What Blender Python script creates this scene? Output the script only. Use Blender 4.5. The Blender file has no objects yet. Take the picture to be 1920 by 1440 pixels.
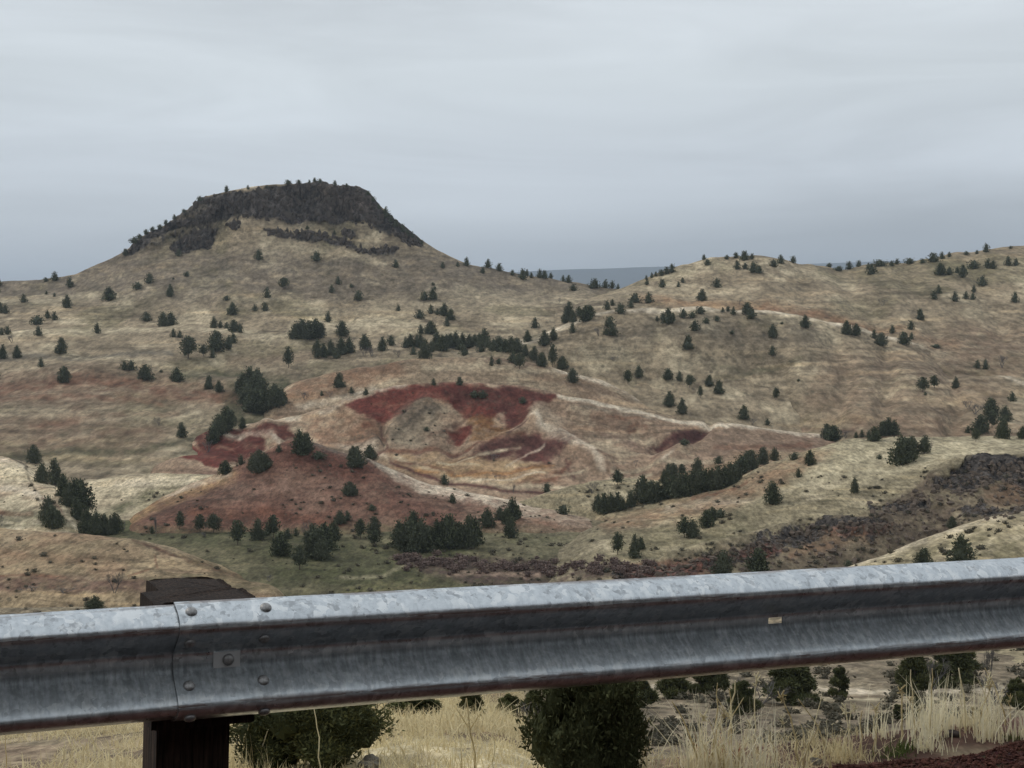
import bpy, bmesh, math, random
import numpy as np
from mathutils import Vector, Matrix

# ------------------------------------------------------------------ camera, world, sun, exposure
SC = bpy.context.scene
COL = SC.collection
F = 2773.0                                   # focal length in pixels of a 1920 px wide picture
PITCH = math.atan(140.0 / F)
CP, SP = math.cos(PITCH), math.sin(PITCH)
cam_d = bpy.data.cameras.new('camera')
cam_d.sensor_width = 36.0
cam_d.lens = 36.0 * F / 1920.0
cam_d.clip_start = 0.1
cam_d.clip_end = 90000.0
cam = bpy.data.objects.new('camera', cam_d)
COL.objects.link(cam)
cam.location = (0, 0, 0)
cam.rotation_euler = (math.pi / 2 - PITCH, 0, 0)
SC.camera = cam

SUN_EL, SUN_AZ = math.radians(41), math.radians(-62)      # azimuth from +Y, negative = left
world = bpy.data.worlds.new('World')
SC.world = world
world.use_nodes = True
wn, wl = world.node_tree.nodes, world.node_tree.links
wn.clear()
def N(nt, typ, **kw):
    n = nt.nodes.new(typ)
    for k, v in kw.items():
        if k.startswith('i_'):
            key = k[2:]
            n.inputs[int(key) if key.isdigit() else key.replace('_', ' ')].default_value = v
        else:
            setattr(n, k, v)
    return n
wt = world.node_tree
out = N(wt, 'ShaderNodeOutputWorld')
bg = N(wt, 'ShaderNodeBackground')
bg.inputs['Strength'].default_value = 0.1
sky = N(wt, 'ShaderNodeTexSky')
sky.sky_type = 'NISHITA'
sky.sun_disc = False
sky.sun_elevation = SUN_EL
sky.sun_rotation = SUN_AZ
tc = N(wt, 'ShaderNodeTexCoord')
sep = N(wt, 'ShaderNodeSeparateXYZ')
wl.new(tc.outputs['Generated'], sep.inputs[0])
ramp = N(wt, 'ShaderNodeValToRGB')
el = ramp.color_ramp.elements
el[0].position = 0.0; el[0].color = (0.56, 0.605, 0.665, 1)
el[1].position = 1.0; el[1].color = (0.62, 0.65, 0.67, 1)
for p, c in ((0.03, (0.56, 0.605, 0.66)), (0.06, (0.57, 0.615, 0.665)), (0.095, (0.585, 0.63, 0.68)), (0.15, (0.60, 0.645, 0.675)), (0.21, (0.61, 0.65, 0.68)), (0.5, (0.60, 0.632, 0.655))):
    e = el.new(p); e.color = (*c, 1)
wl.new(sep.outputs['Z'], ramp.inputs[0])
mp = N(wt, 'ShaderNodeMapping')
mp.inputs['Scale'].default_value = (1.6, 1.6, 11)
wl.new(tc.outputs['Generated'], mp.inputs[0])
nz = N(wt, 'ShaderNodeTexNoise', i_Scale=2.0, i_Detail=5.0, i_Roughness=0.55, i_Distortion=0.6)
wl.new(mp.outputs[0], nz.inputs['Vector'])
mr = N(wt, 'ShaderNodeMapRange', i_1=0.32, i_2=0.68, i_3=0.88, i_4=1.09)
wl.new(nz.outputs['Fac'], mr.inputs[0])
# one broad darker bank of cloud lies low on the right
bank_x = N(wt, 'ShaderNodeMapRange', interpolation_type='SMOOTHSTEP', i_1=-0.06, i_2=0.22, i_3=0.0, i_4=1.0)
wl.new(sep.outputs['X'], bank_x.inputs[0])
bank_z = N(wt, 'ShaderNodeMapRange', interpolation_type='SMOOTHSTEP', i_1=0.045, i_2=0.10, i_3=1.0, i_4=0.0)
wl.new(sep.outputs['Z'], bank_z.inputs[0])
bk = N(wt, 'ShaderNodeMath', operation='MULTIPLY')
wl.new(bank_x.outputs[0], bk.inputs[0]); wl.new(bank_z.outputs[0], bk.inputs[1])
bk2 = N(wt, 'ShaderNodeMapRange', i_1=0.0, i_2=1.0, i_3=1.06, i_4=0.77)
wl.new(bk.outputs[0], bk2.inputs[0])
mm = N(wt, 'ShaderNodeMath', operation='MULTIPLY')
wl.new(mr.outputs[0], mm.inputs[0]); wl.new(bk2.outputs[0], mm.inputs[1])
mm2 = N(wt, 'ShaderNodeMath', operation='MULTIPLY', i_1=10.0)
wl.new(mm.outputs[0], mm2.inputs[0])
cl = N(wt, 'ShaderNodeVectorMath', operation='SCALE')
wl.new(ramp.outputs[0], cl.inputs[0]); wl.new(mm2.outputs[0], cl.inputs['Scale'])
mx = N(wt, 'ShaderNodeMix', data_type='RGBA', i_0=0.94)
wl.new(sky.outputs[0], mx.inputs[6]); wl.new(cl.outputs[0], mx.inputs[7])
wl.new(mx.outputs[2], bg.inputs[0]); wl.new(bg.outputs[0], out.inputs[0])

sun_d = bpy.data.lights.new('sun', 'SUN')
sun_d.energy = 1.05
sun_d.angle = math.radians(12)
sun_d.color = (1.0, 0.95, 0.88)
sun = bpy.data.objects.new('sun', sun_d)
COL.objects.link(sun)
sv = Vector((math.sin(SUN_AZ) * math.cos(SUN_EL), math.cos(SUN_AZ) * math.cos(SUN_EL), math.sin(SUN_EL)))
sun.rotation_euler = sv.to_track_quat('Z', 'Y').to_euler()
SC.view_settings.view_transform = 'Standard'
SC.view_settings.look = 'None'
SC.view_settings.exposure = 0.19
SC.view_settings.gamma = 1.0
SC.cycles.max_bounces = 6
SC.cycles.volume_bounces = 0
SC.cycles.transparent_max_bounces = 8

random.seed(7)
RNG = np.random.default_rng(11)

# ------------------------------------------------------------------ maths helpers
def ray(X, Y):
    cx = (np.asarray(X, float) - 960.0) / F
    cy = (720.0 - np.asarray(Y, float)) / F
    return cx, CP + cy * SP, -SP + cy * CP
def at(X, Y, D):
    rx, ry, rz = ray(X, Y)
    return rx * D / ry, D + 0 * rx, rz * D / ry
def Yof(z, D):
    """picture row of height z at distance D"""
    q = z / D
    cy = (q * CP + SP) / (CP - q * SP)
    return 720.0 - F * cy
def sst(a, b, x):
    t = np.clip((x - a) / (b - a), 0, 1)
    return t * t * (3 - 2 * t)
def _h(ix, iy, seed):
    n = (ix * 374761393 + iy * 668265263 + seed * 1442695041) & 0xFFFFFFFF
    n = ((n ^ (n >> 13)) * 1274126177) & 0xFFFFFFFF
    n = (n ^ (n >> 16)) & 0xFFFFFFFF
    return n / 4294967295.0
def vn(x, y, seed=0):
    xi = np.floor(x).astype(np.int64); yi = np.floor(y).astype(np.int64)
    fx = x - xi; fy = y - yi
    fx = fx * fx * fx * (fx * (fx * 6 - 15) + 10); fy = fy * fy * fy * (fy * (fy * 6 - 15) + 10)
    a = _h(xi, yi, seed); b = _h(xi + 1, yi, seed); c = _h(xi, yi + 1, seed); d = _h(xi + 1, yi + 1, seed)
    return (a * (1 - fx) + b * fx) * (1 - fy) + (c * (1 - fx) + d * fx) * fy * 1.0
def fbm(x, y, octv=4, seed=0, gain=0.5):
    s = 0.0; a = 1.0; t = 0.0
    for i in range(octv):
        ca, sa = math.cos(i * 0.9), math.sin(i * 0.9)
        s = s + a * (vn(x * ca - y * sa + 17 * i, x * sa + y * ca - 9 * i, seed + i) - 0.5)
        t += a; a *= gain; x = x * 2.03; y = y * 2.03
    return s / t * 2.0                                  # about -1..1
def pl(pts, x):
    p = np.array(pts, float)
    return np.interp(x, p[:, 0], p[:, 1])
def smooth(a, k):
    if k <= 0: return a
    w = np.exp(-0.5 * (np.arange(-3 * k, 3 * k + 1) / k) ** 2); w /= w.sum()
    return np.convolve(np.pad(a, 3 * k, mode='edge'), w, mode='valid')
def poly_sd(poly, X, Y):
    """signed distance (inside positive) to a closed polygon"""
    P = np.array(poly, float); n = len(P)
    d2 = np.full(X.shape, 1e18); ins = np.zeros(X.shape, bool)
    for i in range(n):
        a = P[i]; b = P[(i + 1) % n]; e = b - a
        t = np.clip(((X - a[0]) * e[0] + (Y - a[1]) * e[1]) / (e @ e + 1e-9), 0, 1)
        d2 = np.minimum(d2, (X - a[0] - t * e[0]) ** 2 + (Y - a[1] - t * e[1]) ** 2)
        c = (a[1] > Y) != (b[1] > Y)
        xx = (b[0] - a[0]) * (Y - a[1]) / (b[1] - a[1] + 1e-12) + a[0]
        ins ^= c & (X < xx)
    d = np.sqrt(d2)
    return np.where(ins, d, -d)
def line_d(pts, X, Y):
    P = np.array(pts, float); d2 = np.full(X.shape, 1e18)
    for i in range(len(P) - 1):
        a = P[i]; b = P[i + 1]; e = b - a
        t = np.clip(((X - a[0]) * e[0] + (Y - a[1]) * e[1]) / (e @ e + 1e-9), 0, 1)
        d2 = np.minimum(d2, (X - a[0] - t * e[0]) ** 2 + (Y - a[1] - t * e[1]) ** 2)
    return np.sqrt(d2)

# ------------------------------------------------------------------ object helpers
def tag(o, label=None, cat=None, group=None, kind=None):
    if label: o['label'] = label
    if cat: o['category'] = cat
    if group: o['group'] = group
    if kind: o['kind'] = kind
    return o
def link(name, me, mat=None, parent=None):
    o = bpy.data.objects.new(name, me); COL.objects.link(o)
    if mat is not None and not me.materials: me.materials.append(mat)
    if parent is not None: o.parent = parent
    return o
def np_mesh(name, V, Q, attrs=None, smoothed=True):
    """V (n,3), Q (m,3|4)"""
    me = bpy.data.meshes.new(name)
    V = np.ascontiguousarray(V, np.float32); Q = np.ascontiguousarray(Q, np.int32)
    me.vertices.add(len(V)); me.vertices.foreach_set('co', V.ravel())
    k = Q.shape[1]
    me.loops.add(Q.size); me.loops.foreach_set('vertex_index', Q.ravel())
    me.polygons.add(len(Q)); me.polygons.foreach_set('loop_start', np.arange(0, Q.size, k, dtype=np.int32))
    me.polygons.foreach_set('use_smooth', np.full(len(Q), smoothed))
    me.update(calc_edges=True)
    if attrs:
        for nm, arr in attrs.items():
            if arr.ndim == 2:
                a = me.attributes.new(nm, 'FLOAT_COLOR', 'POINT')
                a.data.foreach_set('color', np.ascontiguousarray(np.c_[arr, np.ones(len(arr))], np.float32).ravel())
            else:
                a = me.attributes.new(nm, 'FLOAT', 'POINT')
                a.data.foreach_set('value', np.ascontiguousarray(arr, np.float32))
    return me
def grid_quads(nr, nc):
    i = np.arange((nr - 1) * nc).reshape(nr - 1, nc)[:, :-1].ravel()
    return np.stack([i, i + 1, i + nc + 1, i + nc], 1)
def new_mat(name, rough=0.9, spec=0.2):
    m = bpy.data.materials.new(name); m.use_nodes = True
    nt = m.node_tree; b = nt.nodes['Principled BSDF']
    b.inputs['Roughness'].default_value = rough
    b.inputs['Specular IOR Level'].default_value = spec
    return m, nt, b
def mixc(nt, blend, fac, a, b):
    n = N(nt, 'ShaderNodeMix', data_type='RGBA', blend_type=blend)
    for i, v in ((0, fac), (6, a), (7, b)):
        if hasattr(v, 'links') or hasattr(v, 'is_linked'): nt.links.new(v, n.inputs[i])
        elif i == 0: n.inputs[0].default_value = v
        else: n.inputs[i].default_value = (*v, 1) if len(v) == 3 else v
    return n.outputs[2]
def mrange(nt, src, a, b, c, d):
    n = N(nt, 'ShaderNodeMapRange', i_1=a, i_2=b, i_3=c, i_4=d)
    nt.links.new(src, n.inputs[0]); return n.outputs[0]
def noise(nt, vec, scale, detail=5, rough=0.6, dist=0.0):
    n = N(nt, 'ShaderNodeTexNoise', i_Scale=scale, i_Detail=float(detail), i_Roughness=rough, i_Distortion=dist)
    if vec is not None: nt.links.new(vec, n.inputs['Vector'])
    return n.outputs['Fac']
def mapping(nt, vec, scale):
    n = N(nt, 'ShaderNodeMapping'); n.inputs['Scale'].default_value = scale
    nt.links.new(vec, n.inputs[0]); return n.outputs[0]
def math_n(nt, op, a, b=None):
    n = N(nt, 'ShaderNodeMath', operation=op)
    for i, v in enumerate((a, b)):
        if v is None: continue
        if isinstance(v, (int, float)): n.inputs[i].default_value = v
        else: nt.links.new(v, n.inputs[i])
    return n.outputs[0]

def terrain_mat(name, s, spots=0.5, contrast=1.0):
    """s = size in metres of the finest mottling"""
    m, nt, b = new_mat(name, 0.95, 0.1)
    co = N(nt, 'ShaderNodeTexCoord').outputs['Object']
    col = N(nt, 'ShaderNodeAttribute', attribute_name='Col').outputs['Color']
    rk = N(nt, 'ShaderNodeAttribute', attribute_name='Rk').outputs['Fac']
    cs = mapping(nt, co, (0.8, 0.30, 1.5)); cv = mapping(nt, co, (1.0, 0.42, 1.0)); cf = mapping(nt, co, (1.0, 0.30, 1.4))
    n0 = noise(nt, cs, 0.035 / s, 4, 0.6, 0.8)
    n1 = noise(nt, cs, 0.22 / s, 6, 0.78, 0.3)
    n2 = noise(nt, cf, 0.85 / s, 4, 0.75)
    c = mixc(nt, 'MULTIPLY', 1.0, col, (1, 1, 1))
    g = N(nt, 'ShaderNodeCombineColor')
    lum = math_n(nt, 'MULTIPLY', mrange(nt, n1, 0.35, 0.65, 1 - 0.33 * contrast, 1 + 0.33 * contrast), mrange(nt, n2, 0.38, 0.62, 1 - 0.32 * contrast, 1 + 0.32 * contrast))
    lum = math_n(nt, 'MULTIPLY', lum, mrange(nt, n0, 0.3, 0.7, 0.9, 1.1))
    vs = N(nt, 'ShaderNodeVectorMath', operation='SCALE'); nt.links.new(c, vs.inputs[0]); nt.links.new(lum, vs.inputs['Scale'])
    c = vs.outputs[0]
    # small dark shrubs and pale tussocks
    v = N(nt, 'ShaderNodeTexVoronoi', i_Scale=0.75 / s, i_Randomness=1.0); nt.links.new(cv, v.inputs['Vector'])
    sp = math_n(nt, 'MULTIPLY', mrange(nt, v.outputs['Distance'], 0.17, 0.33, 1.0, 0.0), mrange(nt, noise(nt, co, 0.10 / s, 4), 0.42, 0.60, 0.0, spots))
    c = mixc(nt, 'MIX', sp, c, (0.085, 0.076, 0.055))
    v2 = N(nt, 'ShaderNodeTexVoronoi', i_Scale=0.95 / s, i_Randomness=1.0); nt.links.new(cv, v2.inputs['Vector'])
    sp2 = math_n(nt, 'MULTIPLY', mrange(nt, v2.outputs['Distance'], 0.12, 0.34, 0.45, 0.0), mrange(nt, noise(nt, co, 0.07 / s, 3), 0.45, 0.6, 0.0, 1.0))
    c2 = mixc(nt, 'MULTIPLY', 1.0, c, (1.45, 1.42, 1.35))
    c = mixc(nt, 'MIX', sp2, c, c2)
    # rock
    cr = mapping(nt, co, (1.0, 1.0, 0.28))
    r1 = noise(nt, cr, 0.9 / s, 6, 0.75)
    r2 = noise(nt, co, 0.12 / s, 5, 0.7)
    rc = N(nt, 'ShaderNodeVectorMath', operation='SCALE'); nt.links.new(col, rc.inputs[0])
    nt.links.new(math_n(nt, 'MULTIPLY', mrange(nt, r1, 0.40, 0.62, 0.35, 2.3), mrange(nt, r2, 0.38, 0.62, 0.6, 1.6)), rc.inputs['Scale'])
    c = mixc(nt, 'MIX', rk, c, rc.outputs[0])
    nt.links.new(c, b.inputs['Base Color'])
    bp = N(nt, 'ShaderNodeBump', i_Strength=0.7, i_Distance=0.28 * s)
    hh = math_n(nt, 'ADD', n1, math_n(nt, 'MULTIPLY', r1, math_n(nt, 'MULTIPLY', rk, 3.0)))
    nt.links.new(hh, bp.inputs['Height']); nt.links.new(bp.outputs[0], b.inputs['Normal'])
    return m

# ------------------------------------------------------------------ colours (albedo)
ALB = np.array([0.86, 0.835, 0.86])
TAN = (.27, .222, .145); STRAW = (.46, .40, .265); PALE = (.50, .44, .325); OLIVE = (.185, .168, .092)
BROWN = (.205, .135, .088); RUST = (.20, .088, .052); ORNG = (.33, .185, .09); OCHRE = (.36, .245, .12)
RED = (.190, .056, .040); MAROON = (.130, .055, .045); GREEN = (.098, .106, .048); DGREEN = (.075, .085, .042)
GREY = (.165, .158, .125); ROCK = (.048, .042, .038); RROCK = (.085, .035, .026); DARK = (.10, .085, .06)

LAYERS = []
def layer(name, xr, curves, base, mat, paint=(), relief=(), amp=1.0, step=2.5, rstep=2.3, xs=10, seed=1, tone=(TAN, OLIVE, STRAW), rocks=(), fine=0.3, kind='structure', warp=5.0, fade=9.0, soft=(), patchy=2.0, fw=90, lines=1.0):
    """A hillside lofted through curves listed from the near foot over the crest to the hidden back.
    curve = (Y polyline | ('z', value), D polyline | value)"""
    Xc = np.arange(xr[0], xr[1] + step, step)
    zs, ds = [], []
    for cv in curves:
        Yd, Dd = cv[0], cv[1]
        k = cv[2] if len(cv) > 2 else xs
        D = smooth(pl(Dd, Xc), xs) if isinstance(Dd, (list, tuple)) else np.full(Xc.shape, float(Dd))
        if isinstance(Yd, tuple) and Yd[0] == 'z':
            z = np.full(Xc.shape, float(Yd[1])) if not isinstance(Yd[1], (list, tuple)) else smooth(pl(Yd[1], Xc), xs)
        elif isinstance(Yd, (int, float)):
            z = at(Xc, np.full(Xc.shape, float(Yd)), D)[2]
        else:
            z = at(Xc, smooth(pl(Yd, Xc), k), D)[2]
        zs.append(z); ds.append(D)
    zs = np.array(zs); ds = np.array(ds); K = len(zs)
    for k in range(1, K):
        ds[k] = np.maximum(ds[k], ds[k - 1] + 0.5)
    h = np.diff(ds, axis=0); sl = np.diff(zs, axis=0) / h
    m = np.zeros_like(zs); m[0] = sl[0]; m[-1] = sl[-1]
    for k in range(1, K - 1):
        same = sl[k - 1] * sl[k] > 0
        w1 = 2 * h[k] + h[k - 1]; w2 = h[k] + 2 * h[k - 1]
        with np.errstate(divide='ignore', invalid='ignore'):
            hm = (w1 + w2) / (w1 / sl[k - 1] + w2 / sl[k])
        m[k] = np.where(same, hm, 0)
    rowsD, rowsZ = [], []
    for k in range(K - 1):
        Ya = Yof(zs[k], ds[k]); Yb = Yof(zs[k + 1], ds[k + 1])
        n = int(max(4, np.ceil(np.percentile(np.abs(Ya - Yb), 80) / rstep)))
        if k == K - 2: n = 8
        for i in range(n + (1 if k == K - 2 else 0)):
            t = i / n
            rowsD.append(ds[k] + h[k] * t)
            rowsZ.append((2 * t**3 - 3 * t**2 + 1) * zs[k] + (t**3 - 2 * t**2 + t) * h[k] * m[k] + (-2 * t**3 + 3 * t**2) * zs[k + 1] + (t**3 - t**2) * h[k] * m[k + 1])
    D = np.array(rowsD); Z = np.array(rowsZ)
    XX = np.broadcast_to(Xc, D.shape)
    YY = Yof(Z, D)
    Xw = at(XX, YY, D)[0]
    wx = fbm(XX / 23, YY / 14, 3, seed + 40) * warp; wy = fbm(XX / 23, YY / 14, 3, seed + 50) * warp * 0.8
    wx = wx + fbm(XX / 6, YY / 4, 3, seed + 41) * 2.6; wy = wy + fbm(XX / 6, YY / 4, 3, seed + 51) * 1.8
    for r in relief:
        dd = line_d(r[0], XX, YY)
        Z = Z + r[2] * np.exp(-0.5 * (dd / r[1]) ** 2)
    # rolling ground
    sc = np.median(D)
    und = fbm(Xw / (sc * 0.055), D / (sc * 0.11), 4, seed) * sc * 0.0034 * amp + fbm(Xw / (sc * 0.016), D / (sc * 0.03), 4, seed + 9) * sc * 0.0007 * amp * (1 + fine)
    Z = Z + und
    sf = np.ones(D.shape) * 0
    if xr[0] > -200: sf = sf + (1 - sst(xr[0], xr[0] + fw, XX)) ** 1.5
    if xr[1] < 2200: sf = sf + (1 - sst(xr[1], xr[1] - fw, XX)) ** 1.5
    Z = Z - sf * fade
    rk = np.zeros(D.shape)
    for r in rocks:
        sd = poly_sd(r, XX + wx, YY + wy)
        rk = np.maximum(rk, sst(-2.0, 2.5, sd + patchy * fbm(XX / 16, YY / 6, 4, seed + 44, .6)))
    for pts, st in soft:
        rk = rk * (1 - st * sst(-3, 3, poly_sd(pts, XX + wx, YY + wy)) * np.clip(.7 + 1.2 * fbm(XX / 9, YY / 5, 3, seed + 45), 0, 1))
    dY = np.zeros(D.shape)
    if len(rocks):
        colm = fbm(Xw / 3.2, Z / 14, 4, seed + 70, 0.6)
        big = fbm(Xw / 14, Z / 9, 3, seed + 71)
        dY = rk * (colm * 3.4 + big * 6.5) * (sc / 900.0 + 0.12)
        Z = Z + rk * fbm(Xw / 2.2, D / 2.2, 3, seed + 77) * 1.7 * (sc / 900.0 + 0.2)
    # albedo
    t1 = fbm(Xw / (sc * 0.05), D / (sc * 0.07), 5, seed + 20, 0.62); t2 = fbm(Xw / (sc * 0.03), D / (sc * 0.035), 5, seed + 30, 0.62)
    C = np.empty(D.shape + (3,))
    a, b2, c3 = (np.array(q) for q in tone)
    C[:] = np.array(base)
    w1 = sst(0.05, 0.45, t1)[..., None]; w2 = sst(0.05, 0.45, -t1)[..., None]; w3 = sst(0.1, 0.5, t2)[..., None]
    C = C * (1 - w1) + (0.45 * C + 0.55 * b2) * w1
    C = C * (1 - w2) + (0.4 * C + 0.6 * a) * w2
    C = C * (1 - w3) + (0.5 * C + 0.5 * c3) * w3
    streak = fbm(Xw / (sc * 0.04), (Z * 2.2 + D * 0.15) / (sc * 0.006), 4, seed + 60)
    C *= (1 + 0.16 * streak)[..., None]
    q_ = fbm(Xw / (sc * 0.07), (Z * 2.0 + D * 0.22 + 6 * fbm(Xw / (sc * .08), D / (sc * .08), 2, seed + 65)) / (sc * 0.0085), 3, seed + 66)
    ridge = 1 - np.clip(np.abs(q_) / .22, 0, 1)
    C *= (1 + lines * (ridge * sst(-.3, .3, fbm(Xw / (sc * .05), D / (sc * .08), 3, seed + 67)) * -.34 + .05))[..., None]
    q2 = np.clip(q_ - .25, 0, 1)[..., None]; C = C * (1 - q2) + C * np.array((1.45, 1.32, 1.15)) * q2
    for p in paint:
        typ, pts, wd, colr, st = p
        if typ == 'P':
            mk = sst(-wd, wd, poly_sd(pts, XX + wx, YY + wy))
        else:
            mk = 1 - sst(wd * 0.1, wd * 1.3, line_d(pts, XX + wx * min(1, wd / 8), YY + wy * min(1, wd / 8)))
        brk = np.clip((0.78 if st < .95 else .97) + (0.75 if st < .95 else .35) * fbm(XX / 16 + 3, YY / 6, 4, seed + 90 + int(wd)), 0.15, 1)
        mk = (mk * st * brk)[..., None]
        C = C * (1 - mk) + np.array(colr) * mk
    C = C * (1 - rk[..., None]) + (np.array(ROCK) if not callable(base) else 0) * rk[..., None] if len(rocks) else C
    V = np.stack([Xw, D + dY, Z], -1).reshape(-1, 3)
    L_ = C.mean(-1, keepdims=True); C = C * (1 - rk[..., None]) * np.clip(L_ / .19, .3, 2.2) ** 0.42 + C * rk[..., None]
    C = C * (ALB * (1 - rk[..., None]) + rk[..., None])
    me = np_mesh(name, V, grid_quads(*D.shape), {'Col': np.clip(C, 0.01, 0.9).reshape(-1, 3), 'Rk': rk.ravel()})
    o = link(name, me, mat)
    o['kind'] = kind
    LAYERS.append(o)
    return o

M_far = terrain_mat('grass_hill_far', 2.6, 0.6, 1.05)
M_mid = terrain_mat('grass_hill_mid', 1.5, 0.45, 1.0)
M_low = terrain_mat('grass_hill_low', 0.9, 0.6, 1.1)
M_near = terrain_mat('grass_slope_near', 0.16, 0.5, 1.3)

# ------------------------------------------------------------------ the ground sheet and the far plateau
def ground_sheet():
    xs = np.r_[-30000, -6000, -2000, np.linspace(-900, 900, 19), 2000, 6000, 30000]
    ys = np.r_[-3000, -300, np.linspace(160, 1200, 14), 2000, 5000, 12000, 40000]
    gx, gy = np.meshgrid(xs, ys)
    z = np.full(gx.shape, -64.0)
    V = np.stack([gx, gy, z], -1).reshape(-1, 3)
    me = np_mesh('ground', V, grid_quads(*gx.shape), {'Col': np.tile(np.array([TAN]), (len(V), 1)) * 0.7, 'Rk': np.zeros(len(V))})
    o = link('ground', me, M_far); o['kind'] = 'structure'
ground_sheet()

def plateau():
    nx = 260
    X = np.linspace(-2600, 4600, nx)
    D0 = 15000.0
    top = 580 - pl([(-2600, 548), (0, 545), (700, 540), (900, 516), (1030, 507), (1150, 503), (1260, 500), (1540, 494), (1700, 489), (2100, 487), (4600, 500)], X) + fbm(X / 60, X * 0, 4, 5) * 1.2
    rows = []
    for k, (dd, hh) in enumerate(((11500, -.10), (12800, .15), (13800, .42), (14500, .75), (15000, 1.0), (16500, 0.98), (22000, .5))):
        xw = (X - 960) / F * dd
        zz = top / F * D0 * hh + (fbm(X / 40, X * 0 + k, 4, 3 + k) * 26 if k in (1, 2, 3) else 0)
        rows.append(np.stack([xw, np.full(nx, dd), zz], -1))
    V = np.array(rows)
    n = len(V.reshape(-1, 3))
    me = np_mesh('distant_plateau', V.reshape(-1, 3), grid_quads(len(rows), nx), {'Col': np.tile(np.array([(.045, .055, .06)]), (n, 1)), 'Rk': np.zeros(n)})
    m = terrain_mat('forest_far', 60, 0.3, 0.8)
    o = link('distant_plateau', me, m); o['kind'] = 'structure'
plateau()

# ------------------------------------------------------------------ the hills
rim = [(-500, 540), (0, 533), (60, 528), (140, 517), (180, 497), (215, 481), (235, 470), (250, 449), (280, 433), (300, 425), (340, 401), (375, 371), (395, 364), (425, 360), (450, 356), (480, 352), (500, 348), (540, 345), (575, 340), (600, 338), (630, 345), (650, 346), (668, 350), (690, 362), (715, 390), (740, 412), (765, 432), (790, 451), (830, 475), (870, 492), (930, 504), (1000, 518), (1070, 531), (1130, 539), (1300, 548)]
foot = [(-500, 552), (0, 546), (60, 541), (140, 531), (180, 514), (215, 497), (240, 480), (300, 470), (350, 470), (400, 455), (430, 425), (470, 410), (520, 415), (560, 419), (612, 413), (650, 419), (700, 429), (740, 434), (770, 453), (800, 472), (840, 492), (870, 502), (930, 515), (1000, 528), (1070, 540), (1130, 547), (1300, 556)]
cliff1 = [(237, 474), (246, 452), (272, 436), (300, 423), (340, 399), (372, 369), (425, 364), (480, 356), (540, 345), (600, 336), (650, 344), (692, 360), (718, 389), (748, 413), (796, 452), (785, 460), (762, 447), (735, 440), (712, 436), (690, 424), (668, 420), (650, 414), (630, 420), (610, 410), (580, 412), (560, 419), (535, 417), (520, 410), (485, 411), (455, 407), (432, 412), (410, 424), (405, 440), (395, 465), (345, 478), (322, 474), (322, 455), (300, 462), (270, 466)]
band1 = [(492, 431), (520, 433), (560, 434), (600, 436), (640, 445), (662, 455), (668, 468), (645, 462), (610, 451), (575, 450), (545, 446), (510, 440)]
band2 = [(662, 463), (700, 467), (725, 464), (750, 464), (735, 473), (700, 476), (672, 473)]
band3 = [(425, 418), (450, 416), (446, 428), (430, 427)]
band4 = [(640, 432), (665, 436), (668, 446), (645, 442)]
band5 = [(745, 440), (780, 452), (792, 462), (770, 461), (750, 452)]
flat = lambda y: [(-500, y), (1300, y)]
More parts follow.
